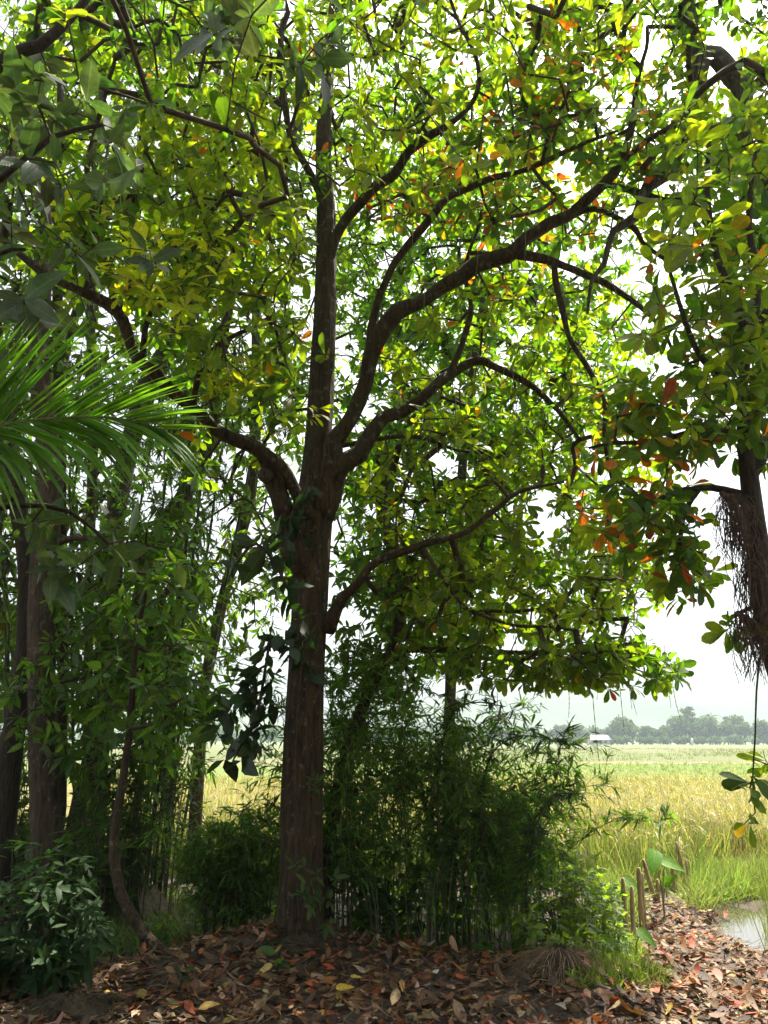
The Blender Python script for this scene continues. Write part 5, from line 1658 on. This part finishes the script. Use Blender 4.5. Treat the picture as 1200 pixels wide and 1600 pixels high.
def far_crown(kind):
    lv = Leaves()
    def blob(c, r, n, s):
        d = rand_unit(n)
        d[:, 2] = np.where(d[:, 2] < -0.3, -d[:, 2] * 0.5, d[:, 2])
        p = np.asarray(c) + d * np.asarray(r) * rng.uniform(0.7, 1.08, (n, 1))
        lv.add(p - 0.5 * s * rand_unit(n), rand_unit(n) + d * 0.3, d + rng.normal(0, 0.5, (n, 3)), s * rng.uniform(0.6, 1.4, n), s * rng.uniform(0.4, 0.9, n), jitter_col([0.05, 0.085, 0.022], n, 0.3, 0.1), rng.uniform(0, 0.3, n))
    tb = MB()
    if kind == 'umbrella':
        H = 14
        tb.tube(np.array([[0, 0, -0.3], [0.2, 0, 6], [0, 0.2, 13]]), [0.35, 0.28, 0.12], 8)
        for k in range(9):
            a = k * 2.4
            z = 7.0 + 0.8 * k
            r = 4.4 * (1 - 0.07 * k)
            c = np.array([math.cos(a) * r * 0.55, math.sin(a) * r * 0.55, z])
            tb.tube(np.array([[0.1, 0.1, z - 1.0], c * [0.5, 0.5, 1] - [0, 0, 0.3], c]), [0.12, 0.08, 0.04], 5)
            blob(c, (r * 0.62, r * 0.62, 0.55), 130, 0.7)
    elif kind == 'bushy':
        tb.tube(np.array([[0, 0, -0.3], [0.1, 0.1, 2.5], [0, 0, 7]]), [0.35, 0.28, 0.12], 8)
        for k in range(11):
            a = rng.uniform(0, 6.28)
            rr = rng.uniform(0.2, 2.6)
            z = rng.uniform(2.6, 7.4)
            c = np.array([math.cos(a) * rr, math.sin(a) * rr, z])
            tb.tube(np.array([[0, 0, z * 0.6], c * [0.6, 0.6, 0.95], c]), [0.12, 0.07, 0.03], 5)
            blob(c, (rng.uniform(1.2, 2.2), rng.uniform(1.2, 2.2), rng.uniform(1.0, 1.7)), 110, 0.75)
    elif kind == 'palm':
        P = smooth_path(np.array([[0, 0, -0.3], [0.3, 0, 4], [0.2, 0, 9.0]]), step=0.6)
        tb.tube(P, np.linspace(0.22, 0.13, len(P)), 8)
        for k in range(17):
            a = k * 2.4
            e = 0.9 - 0.09 * k
            for j in range(24):
                t = j / 23
                p = np.array([0.2, 0, 9.0]) + np.array([math.cos(a) * t * 3.6, math.sin(a) * t * 3.6, t * 3.2 * e - 2.6 * t * t])
                for sgn in (1, -1):
                    d = np.array([math.cos(a) * 0.6 - sgn * math.sin(a), math.sin(a) * 0.6 + sgn * math.cos(a), -0.6])
                    lv.add(p[None], d[None], np.array([[0, 0, 1.0]]), 0.95 * (1 - 0.5 * t), 0.13, jitter_col([0.06, 0.095, 0.03], 1, 0.2, 0.08), 0.2)
    else:
        for k in range(9):
            c = np.array([rng.uniform(-2.2, 2.2), rng.uniform(-1, 1), rng.uniform(0.7, 2.2)])
            tb.tube(np.array([[c[0] * 0.3, 0, -0.3], c * 0.6, c]), [0.08, 0.06, 0.03], 5)
            blob(c, (1.3, 1.1, 0.9), 80, 0.55)
    return tb.mesh('trunk', M['bark_grey']), leaf_mesh('crown', lv.arr(), 'clump', M['far_leaf'])


PROTO = {k: [far_crown(k) for _ in range(3 if k == 'bushy' else 1)] for k in ('umbrella', 'bushy', 'palm', 'shrub')}


def far_tree(kind, px, Y, sc, label, group='hazy trees along the far edge of the rice'):
    names = {'umbrella': 'shade_tree', 'bushy': 'bushy_tree', 'palm': 'far_palm', 'shrub': 'far_shrub'}
    p = pix(px, 1160, Y)
    root = thing(names[kind], label, {'palm': 'palm', 'shrub': 'shrub'}.get(kind, 'tree'), [p[0], Y, FZ], group)
    tm, cm = PROTO[kind][rng.integers(0, len(PROTO[kind]))]
    root.rotation_euler.z = rng.uniform(0, 6.28)
    root.scale = (sc * rng.uniform(0.92, 1.1), sc * rng.uniform(0.92, 1.1), sc)
    obj('trunk', tm, root)
    obj('crown', cm, root)


far_tree('umbrella', 1078, 300, 0.98, 'tall hazy tree with tiered flat crown, tallest on the far treeline')
far_tree('palm', 1112, 296, 1.12, 'hazy coconut palm just right of the tall tiered tree')
far_tree('palm', 1090, 306, 1.0, 'hazy coconut palm peeping out behind the tall tiered tree')
far_tree('umbrella', 1142, 312, 0.75, 'hazy round-topped tree right of the far coconut palm')
ordn = ['first', 'second', 'third', 'fourth', 'fifth', 'sixth', 'seventh', 'eighth', 'ninth', 'tenth', 'eleventh', 'twelfth', 'thirteenth', 'fourteenth', 'fifteenth', 'sixteenth', 'seventeenth', 'eighteenth', 'nineteenth', 'twentieth']
for i, px in enumerate((962, 976, 990, 1004, 1018, 1030, 1044, 1056, 1070, 1084, 1098, 1112, 1126, 1140, 1154, 1168, 1182, 1196, 1212, 1228)):
    far_tree('bushy', px + rng.uniform(-4, 4), 292 + (i * 7) % 17, 0.92 + 0.26 * rng.uniform(-1, 1) + (0.10 if px > 1040 else -0.04), f'{ordn[i]} hazy bushy tree to the right of the pale-roofed farmhouse')
for i, px in enumerate((916, 902, 888, 872, 858, 842, 826, 808, 790, 770, 750, 728)):
    far_tree('bushy', px + rng.uniform(-4, 4), 298 + (i * 5) % 16, 0.72 + 0.2 * rng.uniform(-1, 1), f'{ordn[i]} hazy bushy tree to the left of the pale-roofed farmhouse')
for i, px in enumerate((935, 950)):
    far_tree('bushy', px, 318, 0.75, ('hazy tree behind the left end of the farmhouse roof', 'hazy tree behind the right end of the farmhouse roof')[i])
for i, px in enumerate((300, 330, 362, 394, 424, 560, 600, 640)):
    far_tree('bushy', px + rng.uniform(-5, 5), 300 + (i * 5) % 14, 0.8 + 0.2 * rng.uniform(-1, 1), f'{ordn[i]} hazy tree from the left seen through the grove across the field')
for i, px in enumerate((1012, 1040, 1066, 1092, 1120, 1150, 1180, 1206, 972, 905)):
    far_tree('shrub', px, 286 + (i * 3) % 6, 0.95 + 0.3 * rng.uniform(-1, 1), f'{ordn[i]} low hazy bush at the foot of the far treeline' if i < 8 else ('low bush beside the right wall of the farmhouse', 'low bush left of the farmhouse')[i - 8])
# a far wood filling in behind the single trees
lv = Leaves()
nw = 9000
wx_ = rng.uniform(-130, 240, nw)
wy_ = rng.uniform(322, 350, nw)
wh = 5.2 + 2.2 * nz(wx_, wy_, 0.12, 20) + 1.5 * nz(wx_, wy_, 0.4, 21)
lv.add(np.stack([wx_, wy_, FZ + wh * rng.uniform(0.05, 1, nw) ** 0.7], 1), rand_unit(nw), np.array([0, -0.4, 1.0]) + rng.normal(0, 0.4, (nw, 3)), rng.uniform(0.8, 1.7, nw), rng.uniform(0.7, 1.3, nw), jitter_col([0.045, 0.08, 0.02], nw, 0.25, 0.1), 0.2)
obj('far_woods', leaf_mesh('far_woods', lv.arr(), 'clump', M['far_leaf']), kind='stuff')
# farmhouse
hp = pix(939, 1163, 290)
hp[2] = FZ
house = thing('farmhouse', 'small farmhouse with a pale metal roof across the rice field', 'house', hp)
w = MB()


def box(mb, x0, x1, y0, y1, z0, z1):
    v = [[x, y, z] for z in (z0, z1) for y in (y0, y1) for x in (x0, x1)]
    mb.add(np.array(v) + hp, [(0, 2, 3, 1), (4, 5, 7, 6), (0, 1, 5, 4), (2, 6, 7, 3), (0, 4, 6, 2), (1, 3, 7, 5)])


box(w, -3.2, 3.2, 0, 5, -0.3, 2.0)
w.build('wall', M['plaster'], house, smooth=False)
rf = MB()
e = [(-3.9, -0.7, 1.95), (3.9, -0.7, 1.95), (3.5, 2.5, 3.5), (-3.0, 2.5, 3.5), (-3.9, 5.7, 1.95), (3.9, 5.7, 1.95)]
rf.add(np.array([list(v) for v in e] + [[v[0], v[1], v[2] + 0.12] for v in e]) + hp, [(0, 3, 2, 1), (3, 4, 5, 2), (6, 7, 8, 9), (9, 8, 11, 10), (0, 1, 7, 6), (4, 10, 11, 5), (0, 6, 9, 3), (3, 9, 10, 4), (1, 2, 8, 7), (2, 5, 11, 8)])
rf.build('roof', M['roof'], house, smooth=False)
for nm, x0, x1, z0, z1 in (('door', -0.5, 0.5, -0.05, 1.75), ('window', -2.3, -1.2, 0.8, 1.6), ('window', 1.2, 2.3, 0.8, 1.6)):
    d = MB()
    box(d, x0, x1, -0.06, 0.04, z0, z1)
    d.build(nm, M['dark_gap'], house, smooth=False)
# a pale field hut-marker, a white post far out in the paddies
mk = MB()
mp_ = pix(1082, 1166, 250)
mp_[2] = FZ
mk.tube(np.array([mp_ + [0, 0, 0.2], mp_ + [0, 0, 1.3], mp_ + [0, 0, 2.3]]), [0.42, 0.38, 0.30], 8, 0.05)
mko = mk.build('boundary_marker', M['plaster'])
tag(mko, 'small white marker standing far out on the field below the tiered tree', 'marker')
# pale bund running across the field
ya = grid_pos(820, 1260, 57.6, 59.2, 0.5, lambda x, y: rice_top(x, y))
bd = MB()
bx_ = np.linspace(10, 60, 80)
bd.tube(np.stack([bx_, 58.5 + 0.02 * bx_ + 0.25 * np.sin(bx_ * 0.7), RICE_G + 0.10 + 0.05 * np.sin(bx_ * 1.7)], 1), 0.28, 7, 0.1)
obj('earth_bund', bd.mesh('earth_bund', noise_mat('dry_bund', [(0.26, 0.22, 0.13), (0.36, 0.32, 0.20)], 3, 6)), kind='structure')

# ------------------------------------------------------------------ turn leaf records into leaves: the largest in view one by one, the rest joined
allA = np.vstack([a for _, a, *_ in PENDING])
D, Nn, L, W = allA[:, 3:6], allA[:, 6:9], allA[:, 9:10], allA[:, 10:11]
S = np.cross(Nn, D)
V4 = np.stack([allA[:, :3], allA[:, :3] + D * L * 0.6 + S * W * 0.45, allA[:, :3] + D * L - Nn * L * allA[:, 14:15], allA[:, :3] + D * L * 0.6 - S * W * 0.45], 1).reshape(-1, 3)
F4 = np.arange(len(V4)).reshape(-1, 4)
bvh = BVHTree.FromPolygons(V4.tolist(), F4.tolist())
camv = Vector(CAM)
for root, A, hi, lo, mat, singles in PENDING:
    mask = np.zeros(len(A), bool)
    if singles:
        C = A[:, :3] + A[:, 3:6] * A[:, 9:10] * 0.55
        px, py, f = project(C)
        size = A[:, 9] * FPX / np.maximum(f, 0.3)
        facing = np.abs(((CAM - C) / np.linalg.norm(CAM - C, axis=1, keepdims=True) * A[:, 6:9]).sum(1))
        size = size * (0.35 + 0.65 * facing)
        size[(f < 0.3) | (px < -5) | (px > 1205) | (py < -5) | (py > 1605)] = 0
        order = np.argsort(-size)[:singles * 12]
        got = 0
        for i in order:
            if size[i] < 11 or got >= singles:
                break
            v = camv - Vector(C[i])
            dist = v.length
            v.normalize()
            if bvh.ray_cast(Vector(C[i]) + v * 0.03, v, dist)[0] is None:
                mask[i] = True
                got += 1
    if mask.any():
        leaf_objects('leaf', A[mask], hi, mat, root)
    if (~mask).any():
        nm = 'leaf_litter' if root == ground else 'foliage'
        obj(nm, leaf_mesh(nm, A[~mask], lo, mat, base=abs_loc(root)), root, 'stuff')
tot = sum(len(m.loops) - 2 * len(m.polygons) for m in bpy.data.meshes)
print('TRIS', tot, 'LEAVES', len(allA), 'OBJECTS', len(bpy.data.objects))
